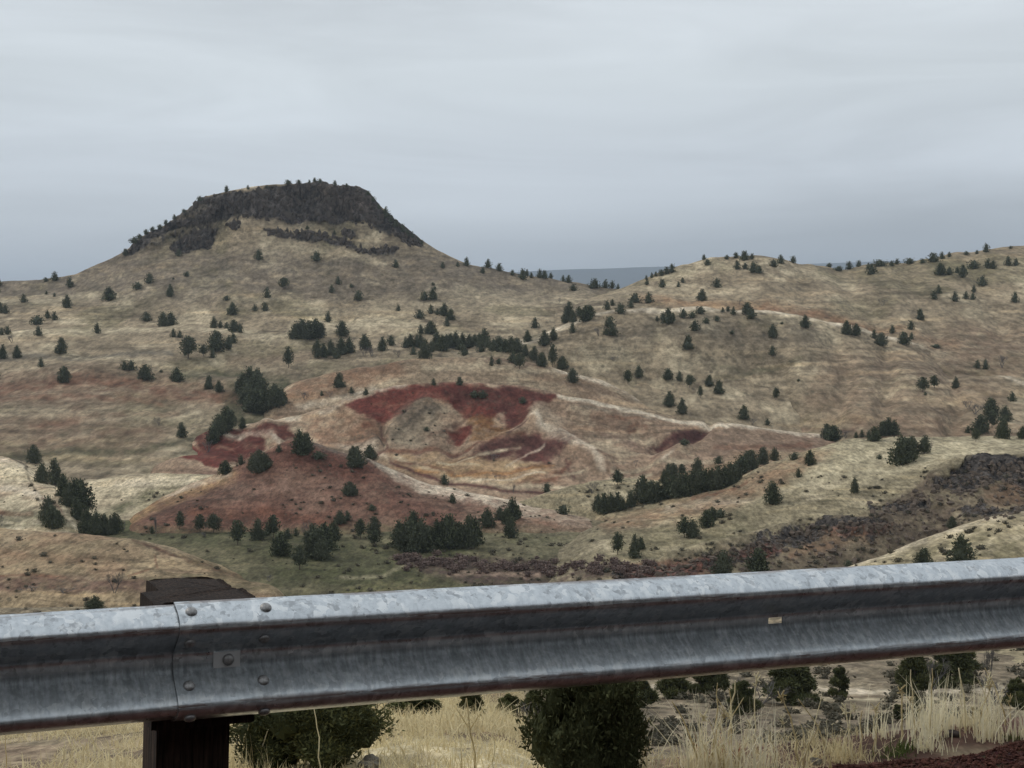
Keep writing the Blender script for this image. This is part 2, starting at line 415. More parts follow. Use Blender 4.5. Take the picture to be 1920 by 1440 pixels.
butte = layer('butte', (-640, 1300), [
    (('z', -64), 400), ([(-500, 905), (300, 905), (520, 965), (1300, 970)], 480), ([(-500, 840), (360, 840), (560, 905), (1300, 905)], 545), ([(-500, 760), (560, 760), (800, 790), (1300, 800)], 625), (695, 700), (645, 775),
    ([(-500, 615), (1300, 605)], 835),
    ([(-500, 580), (140, 575), (300, 560), (800, 560), (950, 575), (1300, 580)], 890),
    ([(-500, 560), (0, 556), (140, 548), (250, 512), (330, 500), (500, 485), (650, 485), (780, 497), (900, 530), (1000, 550), (1300, 568)], 950),
    (foot, 985, 3), (rim, 1006, 2),
    ([(x, y + 6) for x, y in rim], 1060), (('z', 0), 1180), (('z', -62), 1500)],
    TAN, M_far, amp=1.0, seed=3, rstep=2.1, rocks=(cliff1, band1, band2, band3, band4, band5), tone=(TAN, OLIVE, STRAW), soft=(([(262, 466), (290, 445), (335, 424), (372, 420), (425, 410), (450, 402), (430, 418), (404, 428), (372, 432), (340, 445), (318, 462)], .75), ([(330, 410), (370, 380), (400, 380), (380, 410)], .3), ([(600, 350), (640, 352), (620, 372)], .3)),
    paint=[
        ('P', [(-330, 560), (1300, 560), (1300, 470), (250, 470)], 25, (.17, .145, .11), .75),
        ('L', [(430, 356), (480, 352)], 5, PALE, .8),
        ('L', [(360, 428), (385, 428)], 5, STRAW, .8),
        ('L', [(500, 455), (620, 470), (720, 490)], 10, STRAW, .45),
        ('L', [(-330, 640), (0, 640), (130, 628), (330, 621), (470, 634), (560, 640)], 9, STRAW, .75),
        ('L', [(-330, 575), (60, 560), (180, 550), (250, 562)], 8, STRAW, .6),
        ('L', [(560, 622), (680, 605), (780, 614), (860, 640)], 22, STRAW, .75),
        ('L', [(600, 600), (720, 585), (800, 560), (1000, 590)], 30, STRAW, .3),
        ('L', [(860, 545), (960, 560), (1100, 560)], 18, STRAW, .35),
        ('L', [(440, 580), (520, 575), (590, 592)], 4, DARK, .4),
        ('P', [(-330, 705), (100, 690), (250, 700), (380, 715), (480, 735), (480, 760), (300, 755), (120, 760), (-330, 765)], 14, BROWN, .75),
        ('L', [(0, 725), (150, 715), (260, 722), (340, 738), (460, 748)], 14, RUST, .6),
        ('L', [(150, 765), (100, 810), (60, 830)], 14, BROWN, .6),
        ('L', [(430, 740), (470, 750)], 10, RUST, .7),
        ('P', [(-640, 790), (120, 775), (330, 792), (280, 848), (60, 856), (-640, 850)], 14, BROWN, .5), ('L', [(60, 800), (180, 780), (330, 772)], 7, RUST, .5), ('L', [(0, 750), (130, 745), (300, 752)], 6, RUST, .45),
        ('L', [(0, 670), (140, 672), (320, 668)], 7, GREY, .6),
        ('L', [(120, 665), (300, 690), (420, 700)], 6, STRAW, .5),
        ('L', [(300, 800), (200, 812), (100, 835)], 6, BROWN, .6),
        ('L', [(430, 670), (560, 668), (640, 655)], 12, BROWN, .4),
        ('L', [(340, 700), (440, 690), (520, 705), (560, 715)], 11, DGREEN, .7),
        ('L', [(-50, 862), (120, 845), (250, 842), (330, 825), (400, 800)], 9, DGREEN, .6),
        ('P', [(430, 720), (540, 700), (590, 735), (560, 790), (500, 800), (420, 850), (330, 850), (400, 790)], 14, DGREEN, .7),
        ('L', [(-330, 790), (60, 775), (260, 785), (380, 775)], 12, STRAW, .35),
    ],
    relief=[([(0, 640), (330, 622), (560, 635)], 10, 2.5), ([(560, 622), (700, 612), (860, 640)], 10, 2.5), ([(100, 700), (300, 690), (440, 720)], 14, 2.2), ([(340, 700), (440, 692), (560, 715)], 12, -3), ([(640, 480), (700, 560), (720, 600)], 12, 1.5), ([(300, 500), (250, 560), (240, 600)], 12, 1.5), ([(470, 500), (440, 570)], 12, 1.5), ([(420, 450), (400, 520), (370, 590)], 10, -1.8), ([(620, 430), (640, 520), (650, 590)], 11, -1.8), ([(740, 480), (790, 550), (820, 620)], 11, -2.0), ([(300, 480), (270, 540), (230, 600)], 10, -1.8), ([(540, 470), (545, 560)], 12, 1.2)])

hillC = layer('right_hill', (1040, 2330), [
    (('z', -62), 520), (800, 600), (700, 680), (640, 745),
    ([(900, 600), (1200, 590), (1500, 590), (1920, 590), (2400, 590)], 800),
    ([(900, 560), (1200, 556), (1400, 530), (1600, 535), (1920, 520), (2400, 510)], 880),
    ([(900, 562), (1100, 556), (1150, 547), (1200, 528), (1230, 514), (1260, 505), (1300, 491), (1350, 486), (1400, 484), (1450, 488), (1500, 491), (1530, 496), (1560, 498), (1640, 496), (1700, 491), (1750, 486), (1800, 476), (1850, 472), (1920, 463), (2100, 452), (2400, 450)], [(900, 960), (1500, 950), (1560, 990), (2400, 1010)], 3),
    (('z', 5), 1150), (('z', -62), 1500)],
    TAN, M_far, amp=1.0, seed=21, tone=(TAN, OLIVE, STRAW),
    paint=[('L', [(1200, 560), (1300, 572), (1430, 578), (1560, 596), (1680, 618), (1800, 650)], 12, ORNG, .5),
           ('L', [(1430, 580), (1520, 592), (1640, 612)], 6, RUST, .45),
           ('P', [(1700, 640), (1800, 600), (1950, 610), (2330, 620), (2330, 780), (1850, 780)], 20, BROWN, .55),
           ('L', [(1300, 500), (1420, 500), (1490, 505), (1600, 530)], 14, STRAW, .5),
           ('L', [(1150, 550), (1250, 550), (1400, 545)], 12, STRAW, .35),
           ('P', [(1540, 500), (1920, 480), (2330, 470), (2330, 520), (1700, 530)], 12, OLIVE, .5),
           ('P', [(1560, 560), (1700, 555), (1660, 590), (1560, 580)], 10, OLIVE, .5)],
    relief=[([(1580, 500), (1600, 560), (1640, 610)], 22, -3.5), ([(1420, 500), (1440, 560)], 22, 2.0), ([(1700, 510), (1720, 570), (1760, 630)], 14, -2.6), ([(1300, 500), (1290, 560)], 14, -1.8), ([(1500, 500), (1510, 570)], 12, -1.8), ([(1820, 490), (1850, 560), (1880, 620)], 14, -2.4)])

hillB = layer('middle_hill', (800, 2330), [
    (('z', -64), [(800, 590), (1450, 590), (1620, 430)]), (('z', [(800, -60), (1450, -58), (1620, -52)]), [(800, 604), (1450, 604), (1620, 478)]), (815, [(800, 618), (1450, 618), (1620, 535)]), (762, [(800, 640), (1450, 640), (1620, 582)]), (705, [(800, 665), (1450, 665), (1620, 634)]),
    ([(700, 690), (900, 675), (1100, 640), (1300, 625), (1500, 640), (1700, 672), (1920, 735), (2330, 820)], 690),
    ([(700, 700), (880, 662), (960, 647), (1000, 633), (1060, 611), (1120, 590), (1180, 577), (1230, 574), (1290, 576), (1350, 579), (1400, 579), (1460, 587), (1520, 598), (1590, 612), (1680, 636), (1740, 655), (1800, 676), (1860, 697), (1920, 720), (2100, 790), (2330, 850)], [(700, 735), (2330, 745)], 4),
    (('z', [(700, -22), (1300, -12), (2330, -50)]), 790), (('z', -62), 900)],
    TAN, M_far, amp=1.15, seed=33, tone=(TAN, OLIVE, STRAW),
    paint=[('L', [(940, 655), (1000, 638), (1060, 614), (1150, 582), (1290, 577), (1400, 579), (1500, 592), (1590, 611), (1680, 635), (1740, 655), (1830, 688), (1920, 718), (2100, 790)], 6, PALE, .85),
           ('P', [(1130, 610), (1230, 592), (1400, 592), (1520, 610), (1560, 640), (1500, 650), (1300, 640), (1150, 640)], 12, (.16, .135, .095), .6),
           ('P', [(1560, 650), (1740, 665), (1850, 700), (1900, 740), (1800, 800), (1600, 800), (1500, 760)], 22, BROWN, .45),
           ('L', [(1340, 690), (1440, 685), (1500, 678)], 7, DGREEN, .5), ('L', [(1340, 705), (1400, 703)], 6, DGREEN, .4),
           ('P', [(1210, 740), (1290, 760), (1350, 775), (1420, 800), (1300, 800), (1200, 770)], 12, DGREEN, .8),
           ('L', [(1420, 800), (1500, 806), (1600, 812)], 7, MAROON, .5),
           ('P', [(1600, 790), (2330, 790), (2330, 850), (1600, 850)], 10, RUST, .3),
           ('L', [(1100, 665), (1300, 680), (1500, 720)], 20, STRAW, .2),
           ('L', [(1000, 640), (1020, 660), (980, 690)], 16, (.15, .125, .09), .6)],
    relief=[([(1240, 640), (1260, 700), (1290, 760)], 25, 2.0), ([(1450, 660), (1480, 760)], 25, -1.5), ([(1700, 680), (1720, 780)], 30, 1.5), ([(1240, 600), (1225, 660), (1200, 720)], 12, -2.6), ([(1390, 610), (1400, 680), (1370, 760)], 12, -2.6), ([(1560, 640), (1590, 700), (1560, 790)], 13, -2.8), ([(1660, 660), (1665, 730), (1650, 800)], 12, -2.4), ([(1780, 700), (1800, 760), (1780, 810)], 12, -2.4), ([(1320, 600), (1320, 690), (1300, 760)], 16, 1.8), ([(1490, 620), (1500, 700), (1480, 780)], 16, 1.8)])

hillR2 = layer('tan_slope', (470, 1330), [
    (('z', -64), 535), (850, 562), (775, 600),
    ([(470, 745), (600, 735), (800, 712), (1000, 712), (1150, 740), (1330, 800)], 622),
    ([(440, 765), (520, 735), (560, 715), (640, 694), (700, 684), (760, 676), (860, 668), (960, 675), (1010, 683), (1060, 695), (1100, 705), (1150, 722), (1200, 745), (1260, 772), (1340, 805)], 652, 5),
    (('z', -50), 700), (('z', -62), 760)],
    (.29, .225, .145), M_mid, amp=1.0, seed=45, tone=((.28, .21, .14), BROWN, STRAW),
    paint=[('P', [(520, 740), (560, 715), (660, 690), (740, 680), (760, 700), (640, 740), (540, 760)], 10, (.27, .15, .085), .7),
           ('L', [(560, 765), (620, 755), (700, 730)], 8, PALE, .6),
           ('L', [(1040, 690), (1080, 700), (1150, 722), (1200, 745)], 6, PALE, .9),
           ('L', [(800, 690), (940, 686), (1040, 700)], 10, STRAW, .5)],
    relief=[])

scar = [(642, 768), (670, 752), (700, 738), (760, 727), (850, 719), (960, 721), (1045, 741), (1030, 752), (1000, 766), (985, 788), (955, 803), (930, 808), (905, 800), (890, 782), (870, 765), (850, 752), (815, 756), (785, 768), (755, 790), (715, 797), (680, 790)]
hillR = layer('red_hill', (255, 1700), [
    (('z', -62), 400), ([(330, 985), (1700, 985)], 410), ([(330, 930), (1700, 920)], 452),
    ([(330, 880), (600, 880), (800, 872), (1000, 880), (1300, 872), (1700, 870)], 492),
    ([(330, 850), (600, 835), (800, 828), (1000, 835), (1300, 840), (1500, 845), (1700, 850)], 522),
    ([(255, 900), (330, 862), (440, 820), (560, 800), (700, 775), (850, 770), (1000, 780), (1200, 805), (1450, 825), (1700, 840)], 545),
    ([(255, 888), (300, 868), (330, 846), (400, 812), (440, 800), (500, 794), (560, 782), (600, 770), (650, 755), (700, 736), (760, 725), (820, 718), (900, 716), (960, 719), (1010, 727), (1060, 739), (1150, 758), (1250, 784), (1350, 798), (1450, 808), (1560, 818), (1700, 828)], 566, 4),
    (('z', -52), 610), (('z', -62), 660)],
    (.30, .22, .145), M_mid, amp=1.0, seed=57, tone=((.27, .18, .12), BROWN, STRAW), step=2.0, rstep=1.9, warp=7, fade=5.0, fw=100,
    paint=[('P', scar, 4, RED, 1.0),
           ('P', [(820, 722), (960, 721), (1040, 740), (985, 785), (955, 803), (930, 806), (920, 760), (830, 745)], 8, MAROON, .75),
           ('P', [(560, 790), (640, 770), (700, 800), (730, 830), (690, 850), (600, 830)], 10, (.26, .14, .08), .6),
           ('P', [(880, 775), (930, 780), (960, 805), (930, 830), (880, 825)], 7, (.24, .13, .055), .9),
           ('P', [(835, 805), (862, 788), (885, 795), (883, 812), (858, 822), (836, 816)], 4, RED, 1.0),
           ('P', [(725, 800), (755, 770), (790, 758), (830, 765), (842, 790), (835, 815), (800, 840), (760, 852), (722, 840), (716, 815)], 14, (.225, .185, .125), .6),
           ('L', [(735, 835), (770, 800), (800, 775)], 4, DARK, .6), ('L', [(760, 840), (800, 805), (825, 780)], 3, DARK, .5), ('L', [(725, 822), (745, 800), (760, 785)], 3, DARK, .6), ('L', [(780, 845), (815, 815), (840, 800)], 4, (.19, .09, .06), .5), ('L', [(722, 845), (760, 835), (800, 838)], 4, STRAW, .5),
           ('P', [(738, 798), (768, 770), (800, 758), (832, 768), (812, 786), (770, 812), (745, 815)], 7, (.11, .095, .07), .6),
           ('P', [(730, 815), (790, 800), (830, 800), (800, 838), (740, 842)], 8, (.29, .25, .17), .45),
           ('P', [(845, 862), (900, 845), (960, 822), (990, 812), (1020, 830), (1070, 838), (1030, 866), (985, 868), (965, 848), (920, 858)], 5, MAROON, .97), ('L', [(1000, 830), (1060, 828), (1090, 842)], 8, MAROON, .7), ('L', [(690, 862), (760, 852), (850, 845), (930, 832)], 4, MAROON, .7), ('L', [(985, 790), (960, 812), (915, 840)], 6, MAROON, .8), ('L', [(880, 745), (930, 752), (1000, 750)], 3, (.2, .11, .08), .6), ('L', [(700, 760), (760, 748), (800, 742)], 3, (.21, .075, .05), .6), ('L', [(870, 730), (900, 745), (880, 770), (850, 790)], 5, (.11, .05, .035), .7),
           ('L', [(960, 860), (1010, 850), (1030, 870)], 10, RED, .5),
           ('L', [(690, 860), (800, 845), (900, 838), (985, 815)], 4, RUST, .7),
           ('P', [(700, 862), (820, 850), (960, 860), (1040, 880), (1000, 905), (860, 895), (740, 880)], 9, OCHRE, .7),
           ('L', [(860, 885), (940, 885), (1030, 870)], 5, RUST, .7),
           ('L', [(970, 905), (1060, 880), (1040, 900)], 5, RUST, .6),
           ('P', [(990, 770), (1030, 765), (1060, 790), (1050, 815), (1010, 810)], 8, (.36, .29, .20), .8),
           ('L', [(1000, 785), (1020, 812), (1060, 832), (1110, 855), (1130, 880)], 10, PALE, .75),
           ('L', [(600, 775), (650, 758), (700, 736), (760, 726)], 5, PALE, .5),
           ('L', [(1045, 742), (1100, 752), (1150, 762), (1250, 787), (1350, 799), (1450, 809), (1560, 819)], 6, PALE, 1.0),
           ('P', [(1060, 775), (1180, 775), (1240, 800), (1150, 815), (1070, 800)], 10, BROWN, .6),
           ('P', [(1216, 837), (1250, 822), (1290, 806), (1335, 802), (1310, 822), (1270, 836), (1232, 838)], 4, MAROON, 1.0),
           ('P', [(1175, 805), (1205, 800), (1212, 815), (1180, 820)], 5, RUST, .8),
           ('L', [(1222, 866), (1240, 852)], 5, MAROON, .8),
           ('P', [(1330, 815), (1450, 812), (1580, 824), (1600, 850), (1400, 850), (1300, 855)], 12, (.24, .17, .12), .6),
           ('L', [(1340, 838), (1420, 842), (1520, 836)], 5, RUST, .6),
           ('P', [(338, 852), (360, 836), (432, 862), (405, 874)], 3, RED, 1.0),
           ('P', [(358, 826), (400, 806), (440, 801), (484, 808), (502, 830), (482, 850), (432, 862), (385, 848)], 4, (.15, .045, .032), 1.0),
           ('P', [(470, 806), (540, 797), (550, 815), (522, 832), (500, 820)], 4, (.15, .045, .032), .95),
           ('L', [(420, 815), (470, 812), (510, 818), (530, 838)], 6, PALE, .8),
           ('L', [(400, 800), (470, 793), (560, 785)], 5, PALE, .8),
           ('L', [(330, 880), (450, 885), (560, 860)], 10, MAROON, .4),
           ('P', [(620, 830), (700, 840), (730, 870), (660, 860)], 6, PALE, .5),
           ('L', [(715, 800), (718, 830), (728, 850), (700, 862)], 3, MAROON, .8),
           ('L', [(650, 850), (690, 835), (720, 845)], 3, DARK, .7),
           ('L', [(730, 868), (840, 900), (940, 915), (1050, 925), (1110, 920)], 4, MAROON, .95),
           ('L', [(740, 860), (850, 892), (960, 908), (1100, 912)], 5, STRAW, .7),
           ('P', [(1100, 915), (1180, 900), (1300, 880), (1400, 850), (1500, 850), (1300, 920), (1150, 960)], 10, OCHRE, .35),
           ('L', [(1080, 925), (1150, 905), (1220, 888)], 5, STRAW, .6),
           ('L', [(1130, 815), (1200, 838), (1260, 848)], 6, (.17, .10, .08), .5),
           ('L', [(1140, 780), (1200, 792)], 4, RUST, .6),
           ('L', [(905, 803), (940, 812), (985, 790)], 3, PALE, .35),
           ('L', [(840, 870), (900, 852), (975, 838)], 2.5, STRAW, .8),
           ('L', [(950, 872), (990, 848), (1020, 836)], 2.5, PALE, .7),
           ('L', [(780, 880), (880, 890), (960, 882), (1040, 872)], 3, (.40, .22, .09), .9),
           ('L', [(820, 868), (900, 872)], 3, STRAW, .7), ('L', [(880, 898), (960, 895), (1020, 885)], 2.5, PALE, .6),
           ('L', [(1000, 905), (1040, 895), (1070, 870)], 4, RUST, .8), ('L', [(1060, 865), (1075, 895)], 4, (.14, .06, .05), .7),
           ('L', [(1000, 885), (1050, 890), (1100, 884)], 3, STRAW, .7), ('L', [(740, 866), (800, 872), (850, 884)], 3, RUST, .8),
           ('P', [(930, 775), (950, 770), (945, 800), (925, 800)], 4, (.38, .30, .2), .7),
           ('P', [(675, 800), (700, 796), (705, 812), (680, 814)], 4, RUST, .8),
           ('L', [(610, 838), (650, 850), (690, 862)], 4, DARK, .6), ('L', [(660, 825), (700, 830), (718, 845)], 3, DARK, .6),
           ('L', [(1100, 800), (1180, 812), (1240, 806)], 5, BROWN, .6), ('L', [(1090, 762), (1160, 775), (1230, 792)], 4, GREY, .5),
           ('L', [(1150, 885), (1250, 870), (1350, 862)], 5, STRAW, .6), ('L', [(1240, 868), (1262, 852)], 4, PALE, .7),
           ],
    relief=[([(715, 845), (745, 800), (800, 765)], 14, 2.6), ([(1000, 770), (1010, 805), (1060, 832), (1130, 870)], 14, 3.2), ([(900, 840), (960, 820), (1000, 800)], 9, 2.2), ([(850, 840), (860, 790), (870, 750)], 16, -3.4), ([(700, 850), (690, 800), (650, 775)], 14, 1.6), ([(716, 800), (720, 850), (700, 865)], 5, -2.0), ([(1200, 800), (1280, 830), (1240, 870)], 14, 2.2), ([(500, 800), (520, 830)], 10, 2), ([(440, 800), (450, 850)], 10, -1.5), ([(1330, 800), (1300, 822), (1225, 840)], 7, -2.2)])

mound_left_far = layer('pale_mound', (60, 560), [
    (('z', -62), 360), ([(60, 985), (560, 985)], 392), ([(60, 945), (560, 945)], 425),
    ([(60, 950), (100, 928), (160, 904), (240, 890), (330, 885), (420, 889), (480, 905), (560, 935)], 462, 4),
    (('z', -62), 500)],
    STRAW, M_low, amp=1.0, seed=61, tone=(TAN, OLIVE, STRAW),
    paint=[('L', [(100, 980), (200, 960), (280, 920)], 12, GREEN, .7), ('L', [(220, 905), (330, 900), (400, 905)], 10, PALE, .4)])

mound_left = layer('left_mound', (-640, 190), [
    (('z', -62), 330), (1000, 358), (960, 375), (910, 400),
    ([(-330, 845), (-100, 850), (0, 857), (40, 866), (70, 890), (110, 935), (150, 975), (200, 1010)], 432, 3),
    (('z', -62), 480)],
    STRAW, M_low, amp=1.1, seed=67, tone=(TAN, (.26, .18, .12), PALE),
    paint=[('P', [(-330, 960), (0, 962), (100, 955), (150, 990), (0, 1000), (-330, 1000)], 8, DGREEN, .6),
           ('L', [(-200, 955), (0, 966), (60, 968)], 6, RUST, .7),
           ('L', [(20, 862), (48, 876), (55, 900), (70, 925), (85, 940)], 3.2, DARK, .8),
           ('L', [(-200, 915), (0, 915), (50, 920), (85, 940)], 9, PALE, .8),
           ('L', [(80, 935), (110, 955), (125, 975)], 4, MAROON, .6)])

mound = layer('brown_mound', (180, 1180), [
    (('z', -62), 340), ([(180, 1015), (1180, 1010)], 360),
    ([(180, 985), (400, 975), (700, 970), (1000, 980), (1180, 985)], 375),
    ([(180, 985), (400, 925), (600, 905), (800, 930), (1000, 965), (1180, 978)], 400),
    ([(180, 1000), (230, 975), (300, 938), (370, 906), (420, 886), (470, 860), (510, 842), (560, 832), (600, 835), (640, 850), (690, 867), (740, 884), (800, 905), (900, 927), (1000, 947), (1100, 965), (1180, 985)], 430, 4),
    (('z', -62), 478)],
    (.195, .105, .072), M_low, amp=1.0, seed=73, tone=((.21, .125, .085), (.17, .08, .055), (.24, .16, .11)), step=2.2, rstep=2.0,
    paint=[('P', [(150, 984), (420, 990), (700, 986), (1180, 990), (1180, 1040), (150, 1040)], 9, (.19, .16, .09), .85), ('L', [(230, 975), (300, 940), (370, 908), (430, 888)], 18, OCHRE, .8),
           ('L', [(300, 938), (370, 906), (430, 884)], 6, PALE, .6),
           ('L', [(560, 835), (620, 845), (690, 868), (740, 886)], 10, GREY, .7),
           ('P', [(690, 868), (760, 890), (900, 925), (1000, 946), (1100, 965), (1150, 990), (980, 975), (900, 945), (800, 925), (720, 890)], 6, PALE, .8),
           ('L', [(720, 878), (830, 912), (930, 932), (1080, 962)], 5, PALE, .8),
           ('P', [(880, 950), (1180, 960), (1180, 1010), (850, 1000)], 14, (.27, .2, .135), .7),
           ('L', [(360, 965), (450, 962), (560, 972), (640, 985)], 10, RUST, .7),
           ('P', [(420, 900), (600, 890), (700, 930), (560, 945), (420, 935)], 20, (.26, .18, .13), .45),
           ('P', [(480, 860), (560, 835), (640, 855), (700, 885), (660, 900), (520, 880)], 8, (.16, .065, .045), .6),
           ('L', [(450, 1010), (700, 1005), (900, 1000)], 12, OLIVE, .5)],
    relief=[([(560, 835), (540, 900), (500, 960)], 22, 1.6), ([(690, 868), (720, 920), (760, 970)], 20, 1.2)])

valley = layer('valley_floor', (-640, 1500), [
    (('z', -58), 215), (('z', [(-330, -56.5), (300, -56), (1500, -55.5)]), 262),
    (('z', [(-330, -55.6), (1500, -54.6)]), 330), (('z', -55.5), 372), (('z', -59), 420), (('z', -63), 520)],
    (.15, .142, .078), M_low, amp=0.5, seed=81, tone=((.17, .155, .085), (.09, .11, .04), (.23, .2, .12)), rstep=2.4,
    paint=[('P', [(-330, 900), (1500, 900), (1500, 968), (240, 972), (-330, 960)], 10, (.2, .18, .1), .8), ('P', [(940, 900), (1500, 900), (1500, 1040), (1180, 1040), (1060, 1010), (960, 985)], 10, (.225, .19, .12), .9), ('P', [(250, 1000), (430, 985), (640, 1010), (800, 1040), (820, 1075), (620, 1090), (500, 1050)], 12, GREEN, .6),
           ('P', [(740, 1042), (900, 1046), (1200, 1045), (1250, 1090), (1000, 1110), (820, 1090)], 8, (.125, .082, .07), .85),
           ('L', [(840, 1078), (900, 1072), (970, 1078), (1010, 1082)], 6, (.34, .25, .18), .9),
           ('P', [(880, 1000), (1000, 985), (1150, 1000), (1200, 1040), (950, 1045)], 10, (.19, .175, .105), .8),
           ('P', [(500, 1060), (640, 1070), (850, 1080), (850, 1100), (520, 1100)], 8, GREEN, .8),
           ('L', [(640, 1085), (720, 1082), (780, 1050)], 5, STRAW, .4),
           ('P', [(-330, 1095), (300, 1090), (500, 1100), (500, 1130), (-330, 1140)], 8, GREEN, .8)])

mound_tan = layer('tan_mound', (-640, 590), [
    (('z', -60), 238), ([(-330, 1120), (300, 1112), (590, 1118)], 262), ([(-330, 1060), (200, 1065), (590, 1106)], 280),
    ([(-330, 985), (0, 996), (60, 999), (150, 1003), (250, 1014), (320, 1034), (400, 1060), (470, 1084), (530, 1102), (590, 1116)], 306, 4),
    (('z', -60), 345)],
    (.30, .235, .14), M_low, amp=0.8, seed=91, tone=((.28, .205, .125), (.25, .16, .10), (.38, .31, .20)), step=2.2, rstep=2.0,
    paint=[('L', [(250, 1014), (330, 1042), (400, 1065), (475, 1088)], 4, (.13, .06, .04), .9),
           ('P', [(-330, 1075), (160, 1082), (280, 1088), (270, 1112), (-330, 1112)], 7, (.17, .10, .075), .8),
           ('L', [(-330, 1078), (0, 1080), (120, 1084)], 4, RUST, .6),
           ('L', [(0, 1040), (120, 1050), (230, 1060)], 14, (.26, .15, .09), .4),
           ('L', [(290, 1040), (295, 1065)], 2.5, RUST, .6), ('L', [(240, 1080), (280, 1066)], 2.5, RUST, .6),
           ('P', [(320, 1034), (480, 1080), (590, 1112), (330, 1100), (400, 1075)], 6, (.19, .15, .08), .8),
           ('P', [(270, 1085), (350, 1075), (500, 1100), (300, 1118)], 6, (.14, .13, .07), .7)])

rock_hi = [(1752, 912), (1790, 888), (1812, 872), (1850, 864), (1890, 866), (1925, 868), (2100, 872), (2330, 880), (2330, 935), (1925, 925), (1890, 905), (1850, 908), (1825, 925), (1790, 922)]
rock_hi2 = [(1800, 952), (1840, 948), (1880, 955), (1925, 948), (2330, 950), (2330, 962), (1920, 962), (1860, 967), (1810, 962)]
rock_lo = [(1150, 1060), (1230, 1062), (1290, 1056), (1360, 1040), (1420, 1018), (1500, 992), (1560, 985), (1620, 979), (1670, 984), (1664, 993), (1600, 996), (1540, 1001), (1490, 1014), (1430, 1036), (1370, 1058), (1320, 1068), (1300, 1092), (1150, 1092)]
rock_m = [(1625, 948), (1680, 942), (1740, 930), (1745, 944), (1690, 955), (1640, 960)]
slope = layer('grass_hill', (935, 2330), [
    (('z', -62), 225), ([(1060, 1120), (2330, 1090)], 265), ([(1060, 1070), (1500, 1050), (1920, 1030), (2330, 1020)], 290),
    ([(1060, 1030), (1500, 990), (1750, 962), (1920, 958), (2330, 955)], 318),
    ([(1060, 1005), (1300, 965), (1500, 925), (1700, 890), (1800, 862), (1920, 860), (2330, 862)], 345),
    ([(935, 1024), (1060, 990), (1100, 978), (1130, 968), (1180, 955), (1250, 940), (1300, 926), (1350, 914), (1400, 890), (1440, 870), (1500, 848), (1560, 830), (1600, 822), (1700, 819), (1800, 817), (1920, 818), (2330, 812)], 398, 4),
    (('z', -50), 430), (('z', -62), 470)],
    (.275, .24, .15), M_low, amp=1.0, seed=101, step=2.2, rstep=1.9, tone=((.23, .2, .12), OLIVE, STRAW), rocks=(rock_hi, rock_hi2, rock_lo, rock_m), patchy=9.0, warp=8, fade=6.5, fw=260,
    paint=[('P', [(900, 950), (1120, 950), (1120, 1100), (900, 1100)], 40, (.2, .175, .11), .85), ('L', [(940, 1072), (1060, 1070), (1180, 1074), (1260, 1072)], 14, (.125, .085, .07), .8), ('P', [(1740, 895), (1925, 860), (2330, 870), (2330, 965), (1920, 960), (1760, 1000), (1600, 1050), (1450, 1092), (1200, 1092), (1300, 1045), (1480, 1000), (1640, 962)], 12, (.175, .138, .095), .8), ('P', [(1540, 835), (1600, 822), (1920, 818), (2330, 812), (2330, 860), (1900, 850), (1760, 870), (1650, 900), (1560, 900), (1480, 920)], 14, (.42, .375, .245), .75),
           ('P', [(1100, 975), (1250, 945), (1380, 905), (1440, 872), (1500, 850), (1560, 845), (1500, 890), (1440, 920), (1380, 950), (1250, 975), (1150, 1000)], 12, (.27, .17, .10), .75),
           ('L', [(1400, 905), (1350, 925), (1300, 935)], 5, RUST, .7),
           ('L', [(1250, 955), (1320, 940), (1400, 940)], 8, PALE, .4),
           ('P', [(1160, 1000), (1300, 975), (1400, 960), (1420, 1000), (1280, 1040), (1150, 1050)], 14, OLIVE, .5),
           ('P', [(1380, 1060), (1500, 1020), (1700, 990), (1740, 930), (1700, 1010), (1600, 1060), (1500, 1090)], 14, (.17, .14, .095), .7),
           ('P', [(1600, 1030), (1650, 1020), (1640, 1045), (1600, 1050)], 6, (.24, .155, .09), .6),
           ('P', [(1490, 1000), (1600, 990), (1650, 995), (1560, 1012), (1480, 1030)], 5, (.22, .13, .08), .6),
           ('P', [(1640, 945), (1760, 900), (1800, 950), (1760, 1000), (1660, 985)], 12, (.15, .115, .085), .6)],
    relief=[([(1744, 905), (1800, 872), (1920, 866), (2330, 875)], 10, 1.8), ([(1660, 980), (1500, 988), (1400, 1018), (1250, 1052)], 6, 2.2), ([(1760, 990), (1600, 1045), (1450, 1075)], 26, -5.0)])

# orange and red rock showing in the cut
def recolour(o, items):
    me = o.data; n = len(me.vertices)
    co = np.empty(n * 3, np.float32); me.vertices.foreach_get('co', co); co = co.reshape(-1, 3)
    a = me.attributes['Col']; c = np.empty(n * 4, np.float32); a.data.foreach_get('color', c); c = c.reshape(-1, 4)
    cy = (co[:, 2] / co[:, 1] * CP + SP) / (CP - co[:, 2] / co[:, 1] * SP)
    Y = 720 - F * cy
    X = 960 + F * (co[:, 0] / co[:, 1]) * (CP + cy * SP)
    w = fbm(X / 20, Y / 12, 3, 4) * 6
    for pts, wd, colr, st in items:
        mk = (sst(-wd, wd, poly_sd(pts, X + w, Y + w * .6)) * st * np.clip(0.8 + 0.7 * fbm(X / 9, Y / 7, 3, 8), 0.2, 1))[:, None]
        c[:, :3] = c[:, :3] * (1 - mk) + np.array(colr) * mk
    a.data.foreach_set('color', np.ascontiguousarray(c).ravel())
